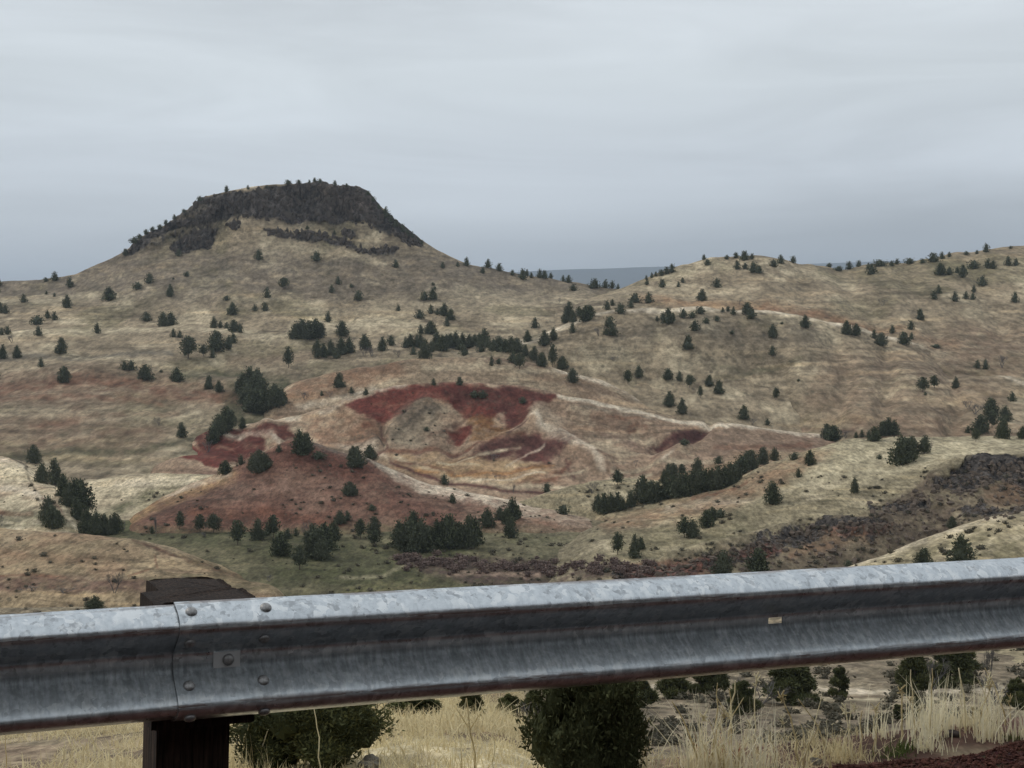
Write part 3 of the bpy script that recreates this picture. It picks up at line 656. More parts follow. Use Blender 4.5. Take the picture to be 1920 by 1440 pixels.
recolour(slope, [([(1840, 915), (1890, 905), (1920, 915), (1925, 945), (1870, 950), (1845, 940)], 5, (.16, .10, .065), .8),
                 ([(1160, 1060), (1300, 1045), (1370, 1040), (1340, 1080), (1180, 1088)], 4, (.12, .055, .04), .8),
                 ([(1370, 1040), (1440, 1020), (1480, 1030), (1400, 1055)], 4, (.12, .055, .04), .8),
                 ([(1540, 990), (1680, 980), (1660, 1000), (1560, 1008)], 4, (.14, .075, .05), .8)])
recolour(butte, [([(600, 338), (650, 345), (690, 362), (700, 395), (640, 400), (600, 385)], 8, (.072, .055, .045), .7),
                 ([(400, 375), (480, 365), (560, 355), (560, 385), (480, 400), (400, 395)], 8, (.055, .046, .04), .6),
                 ([(480, 395), (600, 400), (640, 412), (560, 418), (480, 410)], 6, (.040, .033, .032), .8)])

spur = layer('near_spur', (1480, 2330), [
    (('z', -62), 95), ([(1480, 1330), (2330, 1280)], 128), ([(1480, 1220), (2330, 1180)], 165), ([(1480, 1130), (2330, 1080)], 205),
    ([(1480, 1098), (1560, 1073), (1620, 1053), (1700, 1026), (1760, 1003), (1820, 981), (1870, 967), (1920, 957), (2100, 940), (2330, 930)], 255, 5),
    (('z', -58), 300)],
    (.33, .285, .175), M_low, amp=0.8, seed=111, tone=((.28, .24, .15), OLIVE, STRAW),
    paint=[('L', [(1560, 1070), (1700, 1026), (1820, 982), (1920, 958)], 9, PALE, .5),
           ('L', [(1855, 1060), (1880, 1030), (1920, 1010)], 3, OLIVE, .7), ('L', [(1780, 1050), (1850, 1040)], 4, OLIVE, .6)])

bench = layer('lower_bench', (-640, 2330), [
    (('z', -32), 40), (1500, 47), (1400, 62), (1345, 88), (1295, 114),
    ([(-330, 1235), (2330, 1235)], 150), ([(-330, 1185), (1200, 1180), (2330, 1195)], [(-330, 190), (2330, 175)]),
    ([(-330, 1142), (1200, 1130), (2330, 1150)], 228), (('z', -58), 262)],
    (.235, .2, .13), M_low, amp=0.9, seed=121, step=3, rstep=2.4, tone=((.2, .16, .11), (.15, .12, .085), STRAW),
    paint=[('L', [(1500, 1292), (1600, 1296), (1700, 1300), (1920, 1288), (2100, 1280)], 7, PALE, .9),
           ('L', [(1520, 1312), (1700, 1310), (1800, 1312)], 6, STRAW, .8),
           ('L', [(1560, 1305), (1680, 1305)], 3, (.13, .09, .06), .7),
           ('P', [(1480, 1240), (1900, 1220), (1920, 1270), (1560, 1285)], 10, (.25, .205, .14), .6),
           ('L', [(880, 1345), (960, 1325), (1060, 1320)], 7, STRAW, .8), ('L', [(860, 1325), (960, 1300)], 6, PALE, .6),
           ('L', [(1200, 1290), (1300, 1280)], 5, PALE, .7), ('L', [(1200, 1388), (1330, 1380)], 5, STRAW, .8),
           ('P', [(1200, 1320), (1400, 1330), (1700, 1340), (1920, 1350), (1920, 1420), (1200, 1420)], 16, (.19, .155, .11), .7)])

# ------------------------------------------------------------------ road, shoulder and the slope just beyond the rail
U = np.array([math.cos(math.radians(25.0)), math.sin(math.radians(25.0))])
NV = np.array([-U[1], U[0]])
N0 = 4.03                                         # distance of the rail from the camera
GR = -0.031                                       # fall of the road along the rail
def ztop(t): return -0.796 + GR * (t - 0.416)
def zgr(t): return ztop(t) - 0.765
def world_tn(t, n):
    p = U * t + NV * (N0 + n)
    return p
def strip(name, ts, ns, zf, colf, mat, kind='structure'):
    T, NN = np.meshgrid(ts, ns)
    x = U[0] * T + NV[0] * (N0 + NN); y = U[1] * T + NV[1] * (N0 + NN)
    z = zf(T, NN, x, y)
    C = colf(T, NN, x, y)
    V = np.stack([x, y, z], -1).reshape(-1, 3)
    me = np_mesh(name, V, grid_quads(*T.shape), {'Col': np.clip(C, .01, .9).reshape(-1, 3), 'Rk': np.zeros(len(V))})
    o = link(name, me, mat); o['kind'] = kind
    return o
def edge_n(t): return 0.62 + 0.10 * fbm(t * 1.1, t * 0, 3, 5)
def z_slope(T, NN, x, y):
    Xp = 960 + F * x / np.maximum(y, 1)
    w = sst(900, 1450, Xp) * sst(0.5, 3, y)
    L = np.interp(NN, [0.1, 0.3, 0.8, 1.1, 3, 10, 17, 20.5, 27, 45, 60], [-1.70, -1.62, -1.62, -1.80, -2.25, -4.15, -5.65, -6.45, -11.5, -24, -34])
    R = np.interp(NN, [0.1, 0.3, 0.75, 1.2, 3, 8, 20, 40, 60], [-1.70, -1.60, -1.62, -1.90, -3.1, -6.2, -12.5, -21, -34])
    z = L * (1 - w) + R * w - 0.017 * np.maximum(NN, 0) * np.clip((Xp - 700) / 300, 0, 2) * (1 - w)
    z = z + GR * (np.clip(T, -2, 6) - 0.4) * (1 - sst(1.5, 6, NN)) + (fbm(x / 2.2, y / 2.2, 4, 8) * 0.10 + fbm(x / 0.5, y / 0.5, 3, 9) * 0.03) * sst(0.6, 2.5, NN)
    return z
def c_slope(T, NN, x, y):
    Xp = 960 + F * x / np.maximum(y, 1)
    t1 = fbm(x / 1.7, y / 2.4, 5, 12, .6)
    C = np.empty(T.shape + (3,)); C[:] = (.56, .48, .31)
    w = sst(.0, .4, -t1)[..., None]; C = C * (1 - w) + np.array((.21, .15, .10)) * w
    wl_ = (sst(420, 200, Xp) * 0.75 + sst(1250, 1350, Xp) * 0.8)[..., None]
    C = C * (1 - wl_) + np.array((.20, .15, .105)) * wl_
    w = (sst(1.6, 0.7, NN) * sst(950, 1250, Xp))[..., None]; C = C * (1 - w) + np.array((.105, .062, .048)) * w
    w = (sst(0.1, 0.5, fbm(x / .25, y / .35, 4, 77)) * .8)[..., None]; C = C * (1 - w) + np.array((.26, .21, .14)) * w
    return C
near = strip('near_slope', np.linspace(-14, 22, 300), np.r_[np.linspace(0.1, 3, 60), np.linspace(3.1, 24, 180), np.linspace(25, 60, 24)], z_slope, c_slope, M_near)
LAYERS.append(near)

mg, nt, b = new_mat('red_cinder', 0.95, 0.15)
co = N(nt, 'ShaderNodeTexCoord').outputs['Object']
v = N(nt, 'ShaderNodeTexVoronoi', i_Scale=42.0); nt.links.new(co, v.inputs['Vector'])
c = mixc(nt, 'MIX', mrange(nt, noise(nt, co, 9, 5), .35, .7, 0, 1), (.060, .024, .019), (.115, .052, .038))
hsv = mixc(nt, 'MULTIPLY', 0.55, c, v.outputs['Color'])
nt.links.new(hsv, b.inputs['Base Color'])
bp = N(nt, 'ShaderNodeBump', i_Strength=1.0, i_Distance=0.02); nt.links.new(v.outputs['Distance'], bp.inputs['Height']); nt.links.new(bp.outputs[0], b.inputs['Normal'])
def z_sh(T, NN, x, y):
    e = 0.27 + 0.10 * fbm(T * 1.6, T * 0, 3, 5)
    return zgr(T) + 0.012 * fbm(x / .3, y / .3, 3, 2) - 0.6 * np.maximum(NN - e, 0) - 1.6 * np.maximum(NN - e - 0.12, 0)
sh = strip('road_shoulder', np.linspace(-14, 22, 260), np.r_[np.linspace(-1.25, 0.0, 14), np.linspace(0.03, 0.42, 22), np.linspace(0.45, 0.9, 10)], z_sh, lambda T, NN, x, y: np.zeros(T.shape + (3,)) + .1, mg)
LAYERS.append(sh)
ma, nt, b = new_mat('asphalt', 0.85, 0.3)
co = N(nt, 'ShaderNodeTexCoord').outputs['Object']
nt.links.new(mixc(nt, 'MIX', noise(nt, co, 60, 4), (.018, .018, .019), (.038, .038, .038)), b.inputs['Base Color'])
strip('road', np.linspace(-40, 60, 30), np.linspace(-9.6, -1.2, 8), lambda T, NN, x, y: zgr(T) + 0.03, lambda T, NN, x, y: np.zeros(T.shape + (3,)) + .05, ma)
mw, nt, b = new_mat('road_paint', 0.7, 0.3); b.inputs['Base Color'].default_value = (.7, .7, .68, 1)
strip('road_marking', np.linspace(-40, 60, 30), np.array([-1.75, -1.63]), lambda T, NN, x, y: zgr(T) + 0.034, lambda T, NN, x, y: np.zeros(T.shape + (3,)) + .7, mw)
strip('added_bank', np.linspace(-60, 80, 60), np.linspace(-60, -9.5, 70), lambda T, NN, x, y: zgr(T) - 0.1 + np.minimum(np.clip(-(NN + 10.0), 0, 60) * 1.5, 7 + np.clip(-(NN + 10.0), 0, 60) * .3) + fbm(x / 4, y / 4, 4, 7) * 0.9 * sst(-10, -14, NN), lambda T, NN, x, y: np.zeros(T.shape + (3,)) + np.array((.055, .042, .036)), M_near)  # unseen bank, added behind the road to darken what the rail reflects

# ------------------------------------------------------------------ guardrail
def rail_material():
    m, nt, b = new_mat('galvanised_steel', 0.42, 0.5)
    co = N(nt, 'ShaderNodeTexCoord').outputs['Object']
    big = noise(nt, mapping(nt, co, (1, 1, 1)), 16, 3, .5, 0.6)
    sp = N(nt, 'ShaderNodeTexVoronoi', i_Scale=44.0, i_Randomness=1.0)
    wv = N(nt, 'ShaderNodeVectorMath', operation='ADD')
    nn = N(nt, 'ShaderNodeTexNoise', i_Scale=30.0, i_Detail=2.0)
    nt.links.new(co, nn.inputs['Vector'])
    sc_ = N(nt, 'ShaderNodeVectorMath', operation='SCALE'); sc_.inputs['Scale'].default_value = 0.045
    nt.links.new(nn.outputs['Color'], sc_.inputs[0]); nt.links.new(sc_.outputs[0], wv.inputs[0])
    sk = mapping(nt, co, (1, 1.0, 0.75)); nt.links.new(sk, wv.inputs[1])
    nt.links.new(wv.outputs[0], sp.inputs['Vector'])
    cellv = N(nt, 'ShaderNodeSeparateColor'); nt.links.new(sp.outputs['Color'], cellv.inputs[0])
    patch = math_n(nt, 'MULTIPLY', mrange(nt, cellv.outputs[0], .55, .60, 0, 1), mrange(nt, big, .42, .55, 0, 1))
    drip = noise(nt, mapping(nt, co, (1, .3, .045)), 95, 4, .6)
    blot = noise(nt, co, 55, 4, .6)
    base = mixc(nt, 'MIX', mrange(nt, blot, .35, .65, 0, 1), (.52, .56, .59), (.66, .70, .73))
    base = mixc(nt, 'MIX', mrange(nt, drip, .50, .72, 0, .35), base, (.34, .37, .39))
    base = mixc(nt, 'MIX', math_n(nt, 'MULTIPLY', patch, 0.6), base, (.85, .87, .87))
    dk = math_n(nt, 'MULTIPLY', mrange(nt, cellv.outputs[1], .78, .82, 0, .85), mrange(nt, blot, .4, .6, 0, 1))
    base = mixc(nt, 'MIX', dk, base, (.33, .35, .37))
    ed = N(nt, 'ShaderNodeAttribute', attribute_name='Rust').outputs['Fac']
    rn = noise(nt, mapping(nt, co, (.5, 3, 6)), 9, 5, .65)
    rust = math_n(nt, 'MULTIPLY', ed, mrange(nt, rn, .50, .54, 0, 1))
    rcol = mixc(nt, 'MIX', noise(nt, co, 90, 3), (.035, .02, .015), (.13, .055, .03))
    base = mixc(nt, 'MIX', rust, base, rcol)
    gr = N(nt, 'ShaderNodeAttribute', attribute_name='ShadeGrime').outputs['Fac']  # shade painted into the beam colour, broken up by drip grime
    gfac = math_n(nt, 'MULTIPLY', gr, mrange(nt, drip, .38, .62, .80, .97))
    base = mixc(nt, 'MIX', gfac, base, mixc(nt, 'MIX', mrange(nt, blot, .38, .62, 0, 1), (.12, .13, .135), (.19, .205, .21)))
    nt.links.new(base, b.inputs['Base Color'])
    met = math_n(nt, 'MULTIPLY', math_n(nt, 'SUBTRACT', 1.0, rust), mrange(nt, patch, 0, 1, .96, .85))
    nt.links.new(met, b.inputs['Metallic'])
    ro = N(nt, 'ShaderNodeMix', data_type='FLOAT'); nt.links.new(gfac, ro.inputs[0]); nt.links.new(mrange(nt, blot, .3, .7, .26, .40), ro.inputs[2]); ro.inputs[3].default_value = .68
    nt.links.new(ro.outputs[0], b.inputs['Roughness'])
    bp = N(nt, 'ShaderNodeBump', i_Strength=0.25, i_Distance=0.002); nt.links.new(blot, bp.inputs['Height']); nt.links.new(bp.outputs[0], b.inputs['Normal'])
    return m
M_rail = rail_material()
ctrl = [(.000, .1560), (.018, .1525), (.040, .1450), (.062, .1345), (.076, .1225), (.083, .1100), (.0825, .1000), (.076, .0905), (.060, .0760), (.036, .0555), (.014, .0365), (.004, .0270), (.0005, .0180), (.000, 0), (.0005, -.0180), (.0050, -.0275), (.0145, -.0370), (.036, -.0555), (.060, -.0760), (.076, -.0905), (.0825, -.1000), (.083, -.1100), (.076, -.1225), (.062, -.1345), (.040, -.1450), (.018, -.1525), (.000, -.1560)]
def resample(pts, n):
    P = np.array(pts, float); out_ = []
    for i in range(len(P) - 1):
        p0 = P[max(i - 1, 0)]; p1 = P[i]; p2 = P[i + 1]; p3 = P[min(i + 2, len(P) - 1)]
        for k in range(n):
            t = k / n
            out_.append(0.5 * ((2 * p1) + (-p0 + p2) * t + (2 * p0 - 5 * p1 + 4 * p2 - p3) * t * t + (-p0 + 3 * p1 - 3 * p2 + p3) * t**3))
    out_.append(P[-1]); return np.array(out_)
prof = resample(ctrl, 3)
for _ in range(11): prof[1:-1] = prof[1:-1] * .5 + (prof[:-2] + prof[2:]) * .25
def prof_normals(p):
    tg = np.gradient(p, axis=0); nn = np.stack([-tg[:, 1], tg[:, 0]], 1)
    nn /= np.linalg.norm(nn, axis=1)[:, None]
    return nn                                        # towards the road (d+)
pn = prof_normals(prof)
def beam_mesh(t0, t1, off, slots, dent_seed, wav=0.0012):
    """closed W section, x along the rail, y = -d (towards road), z up"""
    ts = list(np.arange(t0, t1, 0.04)) + [t1]
    for s0, s1 in slots: ts += [s0, s1]
    ts = np.array(sorted(set(np.round([t for t in ts if t0 <= t <= t1], 4))))
    p_f = prof + pn * off; p_b = prof + pn * (off - 0.0032)
    npf = len(prof)
    loop = np.concatenate([p_f, p_b[::-1]])
    L = len(loop); nT = len(ts)
    V = np.zeros((nT, L, 3))
    for i, t in enumerate(ts):
        wv_ = wav * (math.sin(t * 2.1 + dent_seed) + 0.5 * math.sin(t * 5.3 + 2 * dent_seed))
        V[i, :, 0] = t; V[i, :, 1] = -(loop[:, 0] + wv_); V[i, :, 2] = loop[:, 1] + wv_ * 0.7
    zz = np.concatenate([prof[:, 1], prof[::-1, 1]])
    d_ = np.concatenate([prof[:, 0], prof[::-1, 0]])
    rust1 = np.clip(1 - np.abs(np.abs(zz) - 0.104) / 0.011, 0, 1) * (d_ > 0.06)
    lip = np.clip(1 - (0.156 - np.abs(zz)) / 0.006, 0, 1) * 0.8
    R = np.tile(np.maximum(rust1, lip), (nT, 1))
    Q = []
    for i in range(nT - 1):
        tm = (ts[i] + ts[i + 1]) / 2
        inslot = any(s0 < tm < s1 for s0, s1 in slots)
        for j in range(L):
            j2 = (j + 1) % L
            if inslot and abs((zz[j] + zz[j2]) / 2) < 0.0125 and abs(zz[j] - zz[j2]) > 1e-6: continue
            a = i * L + j; b_ = i * L + j2
            Q.append((a, a + L, b_ + L, b_))
    V = V.reshape(-1, 3)
    for e in (0, nT - 1):
        c0 = len(V); V = np.concatenate([V, V[e * L:(e + 1) * L]])
        for j in range(npf - 1):
            Q.append((c0 + j, c0 + j + 1, c0 + L - 2 - j, c0 + L - 1 - j))
    me = np_mesh('rail_beam', V.reshape(-1, 3), np.array(Q), {'Rust': np.r_[R.ravel(), np.full(2 * L, .6)], 'ShadeGrime': np.r_[np.tile(sst(-.118, -.075, zz) * sst(.006, -.014, zz) * (.80 + .17 * sst(-.07, -.02, zz)) + .30 * (zz > .03) * (zz < .095), (nT, 1)).ravel(), np.ones(2 * L)]})  # mask: painted shade plus grime on the lower face, weaker on the upper underside
    return me
rail = bpy.data.objects.new('guardrail', None); COL.objects.link(rail)
T0 = 0.0
px_, py_, pz_ = 0, 0, 0
# the splice stands at picture column 325
def t_of_X(X, d=0.0):
    k = (X - 960.0) / F
    # (U*t + NV*(N0-d)).x = k * y
    a = NV * (N0 - d)
    return (k * a[1] - a[0]) / (U[0] - k * U[1])
TS = float(t_of_X(322, 0.04))
rail.location = (*(U * TS + NV * N0), ztop(TS) - 0.156)
rail.scale = (1, 1, 1.02)
rail.rotation_euler = (0, -math.atan(GR) , math.radians(25.0))
tag(rail, 'galvanised steel guardrail bolted to a dark timber post across the foreground', 'guardrail')
def local(t): return t - TS
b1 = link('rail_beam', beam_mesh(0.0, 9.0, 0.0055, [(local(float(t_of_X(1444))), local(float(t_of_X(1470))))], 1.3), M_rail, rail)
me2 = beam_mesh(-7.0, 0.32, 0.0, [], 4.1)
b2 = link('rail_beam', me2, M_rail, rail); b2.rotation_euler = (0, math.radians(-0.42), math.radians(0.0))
b1['label'] = 'right hand beam lapping over the left one, with an open bolt slot'
def dome(r, h, seg=18):
    bm = bmesh.new(); rings = [(r * 1.0, 0), (r * 0.98, h * .35), (r * .8, h * .72), (r * .45, h * .95), (0.001, h)]
    vs = []
    for rr, hh in rings: vs.append([bm.verts.new((rr * math.cos(2 * math.pi * k / seg), -hh, rr * math.sin(2 * math.pi * k / seg))) for k in range(seg)])
    for i in range(len(vs) - 1):
        for k in range(seg): bm.faces.new((vs[i][k], vs[i][(k + 1) % seg], vs[i + 1][(k + 1) % seg], vs[i + 1][k]))
    for f in bm.faces: f.smooth = True
    me = bpy.data.meshes.new('bolt'); bm.to_mesh(me); bm.free(); return me
mb, nt, b = new_mat('weathered_bolt', 0.5, 0.5)
b.inputs['Metallic'].default_value = 0.7
co = N(nt, 'ShaderNodeTexCoord').outputs['Object']
nt.links.new(mixc(nt, 'MIX', mrange(nt, noise(nt, co, 60, 4), .4, .6, 0, 1), (.20, .195, .19), (.36, .355, .35)), b.inputs['Base Color'])
bolt_me = dome(0.0165, 0.011); bolt_me.materials.append(mb)
for cx_, rows in ((349, (0.136, 0.064, -0.064, -0.133)), (490, (0.136, 0.064, -0.064, -0.133))):
    tl = local(float(t_of_X(cx_, 0.05)))
    for zz in rows:
        i = int(np.argmin(np.abs(prof[:, 1] - zz)))
        p = prof[i] + pn[i] * 0.0056
        o = link('splice_bolt', bolt_me, None, rail)
        o.location = (tl, -p[0], p[1])
        nrm = Vector((0, -pn[i][0], pn[i][1]))
        o.rotation_euler = Vector((0, -1, 0)).rotation_difference(nrm).to_euler()
tb = local(float(t_of_X(420, 0.0)))
def box_me(name, sx, sy, sz, bev=0.002, seg=2):
    bm = bmesh.new(); bmesh.ops.create_cube(bm, size=1.0)
    for v_ in bm.verts: v_.co = Vector((v_.co.x * sx, v_.co.y * sy, v_.co.z * sz))
    if bev: bmesh.ops.bevel(bm, geom=bm.edges[:], offset=bev, segments=seg, affect='EDGES')
    me = bpy.data.meshes.new(name); bm.to_mesh(me); bm.free(); return me
mpw, nt, b = new_mat('zinc_plate', 0.5, 0.5); b.inputs['Base Color'].default_value = (.52, .53, .53, 1); b.inputs['Metallic'].default_value = .5
wp = link('plate_washer', box_me('plate_washer', 0.076, 0.006, 0.044, 0.001), mpw, rail); wp.location = (tb - .004, -0.010, -0.001)
wp.rotation_euler = (0, math.radians(-0.5), 0)
pb = link('post_bolt', dome(0.0165, 0.011), mb, rail); pb.location = (tb, -0.013, -0.001)

def wood_mat():
    m, nt, b = new_mat('creosoted_timber', 0.9, 0.2)
    co = N(nt, 'ShaderNodeTexCoord').outputs['Object']
    g = noise(nt, mapping(nt, co, (14, 14, .8)), 7, 6, .7)
    g2 = noise(nt, co, 5, 4, .6)
    c = mixc(nt, 'MIX', mrange(nt, g, .4, .66, 0, 1), (.010, .008, .007), (.065, .045, .034))
    c = mixc(nt, 'MULTIPLY', 1.0, c, mixc(nt, 'MIX', mrange(nt, g2, .35, .65, 0, 1), (.45, .42, .42), (1.25, 1.15, 1.1)))
    nt.links.new(c, b.inputs['Base Color'])
    bp = N(nt, 'ShaderNodeBump', i_Strength=0.9, i_Distance=0.006); nt.links.new(g, bp.inputs['Height']); nt.links.new(bp.outputs[0], b.inputs['Normal'])
    return m
M_wood = wood_mat()
def timber(name, sx, sy, z0, z1, seed, crown=0.0):
    """rough sawn timber, weathered top"""
    nx, ny, nz = 12, 10, 14
    bm = bmesh.new(); bmesh.ops.create_cube(bm, size=1.0)
    bmesh.ops.bevel(bm, geom=[e for e in bm.edges if abs(e.verts[0].co.z - e.verts[1].co.z) > .5], offset=0.025, segments=2, affect='EDGES')
    bmesh.ops.subdivide_edges(bm, edges=bm.edges[:], cuts=9, use_grid_fill=True)
    rnd = random.Random(seed)
    for v_ in bm.verts:
        x, y, z = v_.co
        wx_ = sx * x; wy_ = sy * y; wz = z0 + (z + .5) * (z1 - z0)
        nn_ = float(fbm(np.array([wx_ * 30 + seed]), np.array([wy_ * 30 + wz * 3]), 3, seed)[0])
        if z > 0.44:
            wz += nn_ * 0.006 + crown * (0.25 - x * x - y * y) - 0.004 * (abs(x) > .45) - 0.004 * (abs(y) > .45)
        side = float(fbm(np.array([(x if abs(y) > .45 else y) * 22 + seed]), np.array([wz * 1.5]), 3, seed + 5)[0])
        if abs(x) > .45: wx_ += math.copysign(side * 0.0035, x)
        if abs(y) > .45: wy_ += math.copysign(side * 0.0035, y)
        v_.co = Vector((wx_, wy_, wz))
    me = bpy.data.meshes.new(name); bm.to_mesh(me); bm.free(); return me
for k, dt in enumerate((0.0, 3.81, -3.81)):
    blk = link('blockout', timber('blockout', .285, .20, -0.185, 0.164, 3 + k, 0.008), M_wood, rail); blk.location = (tb + dt - 0.060, 0.107, 0)
    pst = link('wooden_post', timber('wooden_post', .212, .2, -1.5, 0.160, 13 + k, 0.010), M_wood, rail); pst.location = (tb + dt - 0.040, 0.308, 0)
bpy.context.view_layer.update()

# ------------------------------------------------------------------ vegetation prototypes
def foliage_mat(name, c1, c2, c3):
    m, nt, b = new_mat(name, 0.85, 0.15)
    t_ = N(nt, 'ShaderNodeAttribute', attribute_name='Tone').outputs['Fac']
    oi = N(nt, 'ShaderNodeObjectInfo').outputs['Random']
    c = mixc(nt, 'MIX', t_, c1, c2)
    c = mixc(nt, 'MIX', mrange(nt, oi, 0, 1, 0, .65), c, c3)
    nt.links.new(c, b.inputs['Base Color'])
    return m
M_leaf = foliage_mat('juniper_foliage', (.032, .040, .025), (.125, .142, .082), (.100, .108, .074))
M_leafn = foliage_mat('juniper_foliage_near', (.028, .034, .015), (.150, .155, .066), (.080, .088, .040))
M_bare = foliage_mat('bare_twigs', (.10, .095, .09), (.20, .185, .175), (.14, .13, .125))
M_rust = foliage_mat('dead_foliage', (.09, .045, .03), (.15, .075, .05), (.12, .06, .04))
mt, nt, b = new_mat('bark', 0.95, 0.1)
co = N(nt, 'ShaderNodeTexCoord').outputs['Object']
nt.links.new(mixc(nt, 'MIX', noise(nt, mapping(nt, co, (8, 8, 1)), 5, 4), (.05, .04, .034), (.16, .13, .11)), b.inputs['Base Color'])
M_bark = mt

def radius_fn(kind, h):
    if kind == 'cone': return np.interp(h, [0.02, .06, .16, .4, .7, .88, 1.0], [.20, .36, .42, .35, .20, .10, .015])
    if kind == 'tall': return np.interp(h, [.05, .15, .3, .6, .85, 1.0], [.10, .24, .30, .24, .13, .02])
    if kind == 'egg': return np.interp(h, [0.02, .07, .25, .5, .75, .92, 1.0], [.28, .41, .45, .38, .25, .12, .02])
    if kind == 'bush': return np.interp(h, [0.0, .1, .35, .65, .9, 1.0], [.40, .58, .66, .56, .30, .05])
    if kind == 'open': return np.interp(h, [.22, .32, .5, .7, .88, 1.0], [.10, .28, .36, .32, .18, .03])
    return h * 0 + .3
def crown_mesh(name, kind, seed, nclump, per, leaf, mat, lump=0.34, core=0.62):
    r = np.random.default_rng(seed)
    h0 = {'cone': .03, 'tall': .07, 'egg': .03, 'bush': .0, 'open': .24}[kind]
    h = h0 + (1 - h0) * r.random(nclump * 3)
    keep = r.random(len(h)) < radius_fn(kind, h) / 0.45 + 0.05
    h = h[keep][:nclump]; n = len(h)
    az = r.random(n) * 2 * np.pi
    mod = 1 + lump * fbm(az * 1.3 + 5, h * 5, 3, seed) + lump * 0.6 * np.sin(az * 3 + seed) * np.cos(h * 9 + seed)
    rr = radius_fn(kind, h) * mod * (0.55 + 0.50 * np.sqrt(r.random(n)))
    if kind == 'open': rr *= np.where(fbm(az * 2, h * 9, 2, seed + 4) > .35, 0.4, 1)
    ctr = np.stack([rr * np.cos(az), rr * np.sin(az), h + 0.03 * r.standard_normal(n) * (h < .95)], 1)
    cs = leaf * 2.3
    P = ctr.repeat(per, 0) + r.standard_normal((n * per, 3)) * np.array([cs, cs, cs * .9]) * 0.5
    P[:, 2] = np.clip(P[:, 2], 0.004, 1.03)
    m_ = len(P)
    outw = np.stack([P[:, 0], P[:, 1], np.full(m_, .25)], 1); outw /= np.linalg.norm(outw, axis=1)[:, None] + 1e-6
    a = outw + r.standard_normal((m_, 3)) * .55; a /= np.linalg.norm(a, axis=1)[:, None]
    bb = np.cross(a, r.standard_normal((m_, 3))); bb /= np.linalg.norm(bb, axis=1)[:, None] + 1e-6
    s = leaf * (0.6 + 0.8 * r.random(m_))[:, None]
    V = np.empty((m_, 4, 3)); V[:, 0] = P - a * s * .6; V[:, 1] = P + bb * s * .45; V[:, 2] = P + a * s; V[:, 3] = P - bb * s * .45
    V = V.reshape(-1, 3); Q = np.arange(m_ * 4).reshape(-1, 4)
    tone = np.repeat(np.clip((0.5 + 0.5 * r.standard_normal(n)).repeat(per) + .15 * r.standard_normal(m_), 0, 1), 4)
    if core:
        nr, ns = 12, 14
        hs = np.linspace(h0 + .01, .97, nr); A = np.linspace(0, 2 * np.pi, ns, endpoint=False)
        H, AA = np.meshgrid(hs, A, indexing='ij')
        R = radius_fn(kind, H) * core * (1 + lump * fbm(AA * 1.3 + 5, H * 5, 3, seed) + lump * 0.6 * np.sin(AA * 3 + seed) * np.cos(H * 9 + seed))
        CV = np.stack([R * np.cos(AA), R * np.sin(AA), H], -1).reshape(-1, 3)
        i0 = len(V); cq = []
        for i in range(nr - 1):
            for j in range(ns): cq.append((i0 + i * ns + j, i0 + i * ns + (j + 1) % ns, i0 + (i + 1) * ns + (j + 1) % ns, i0 + (i + 1) * ns + j))
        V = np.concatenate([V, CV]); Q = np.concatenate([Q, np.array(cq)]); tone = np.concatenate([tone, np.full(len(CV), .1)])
    me = np_mesh(name, V, Q, {'Tone': tone}, False); me.materials.append(mat)
    return me
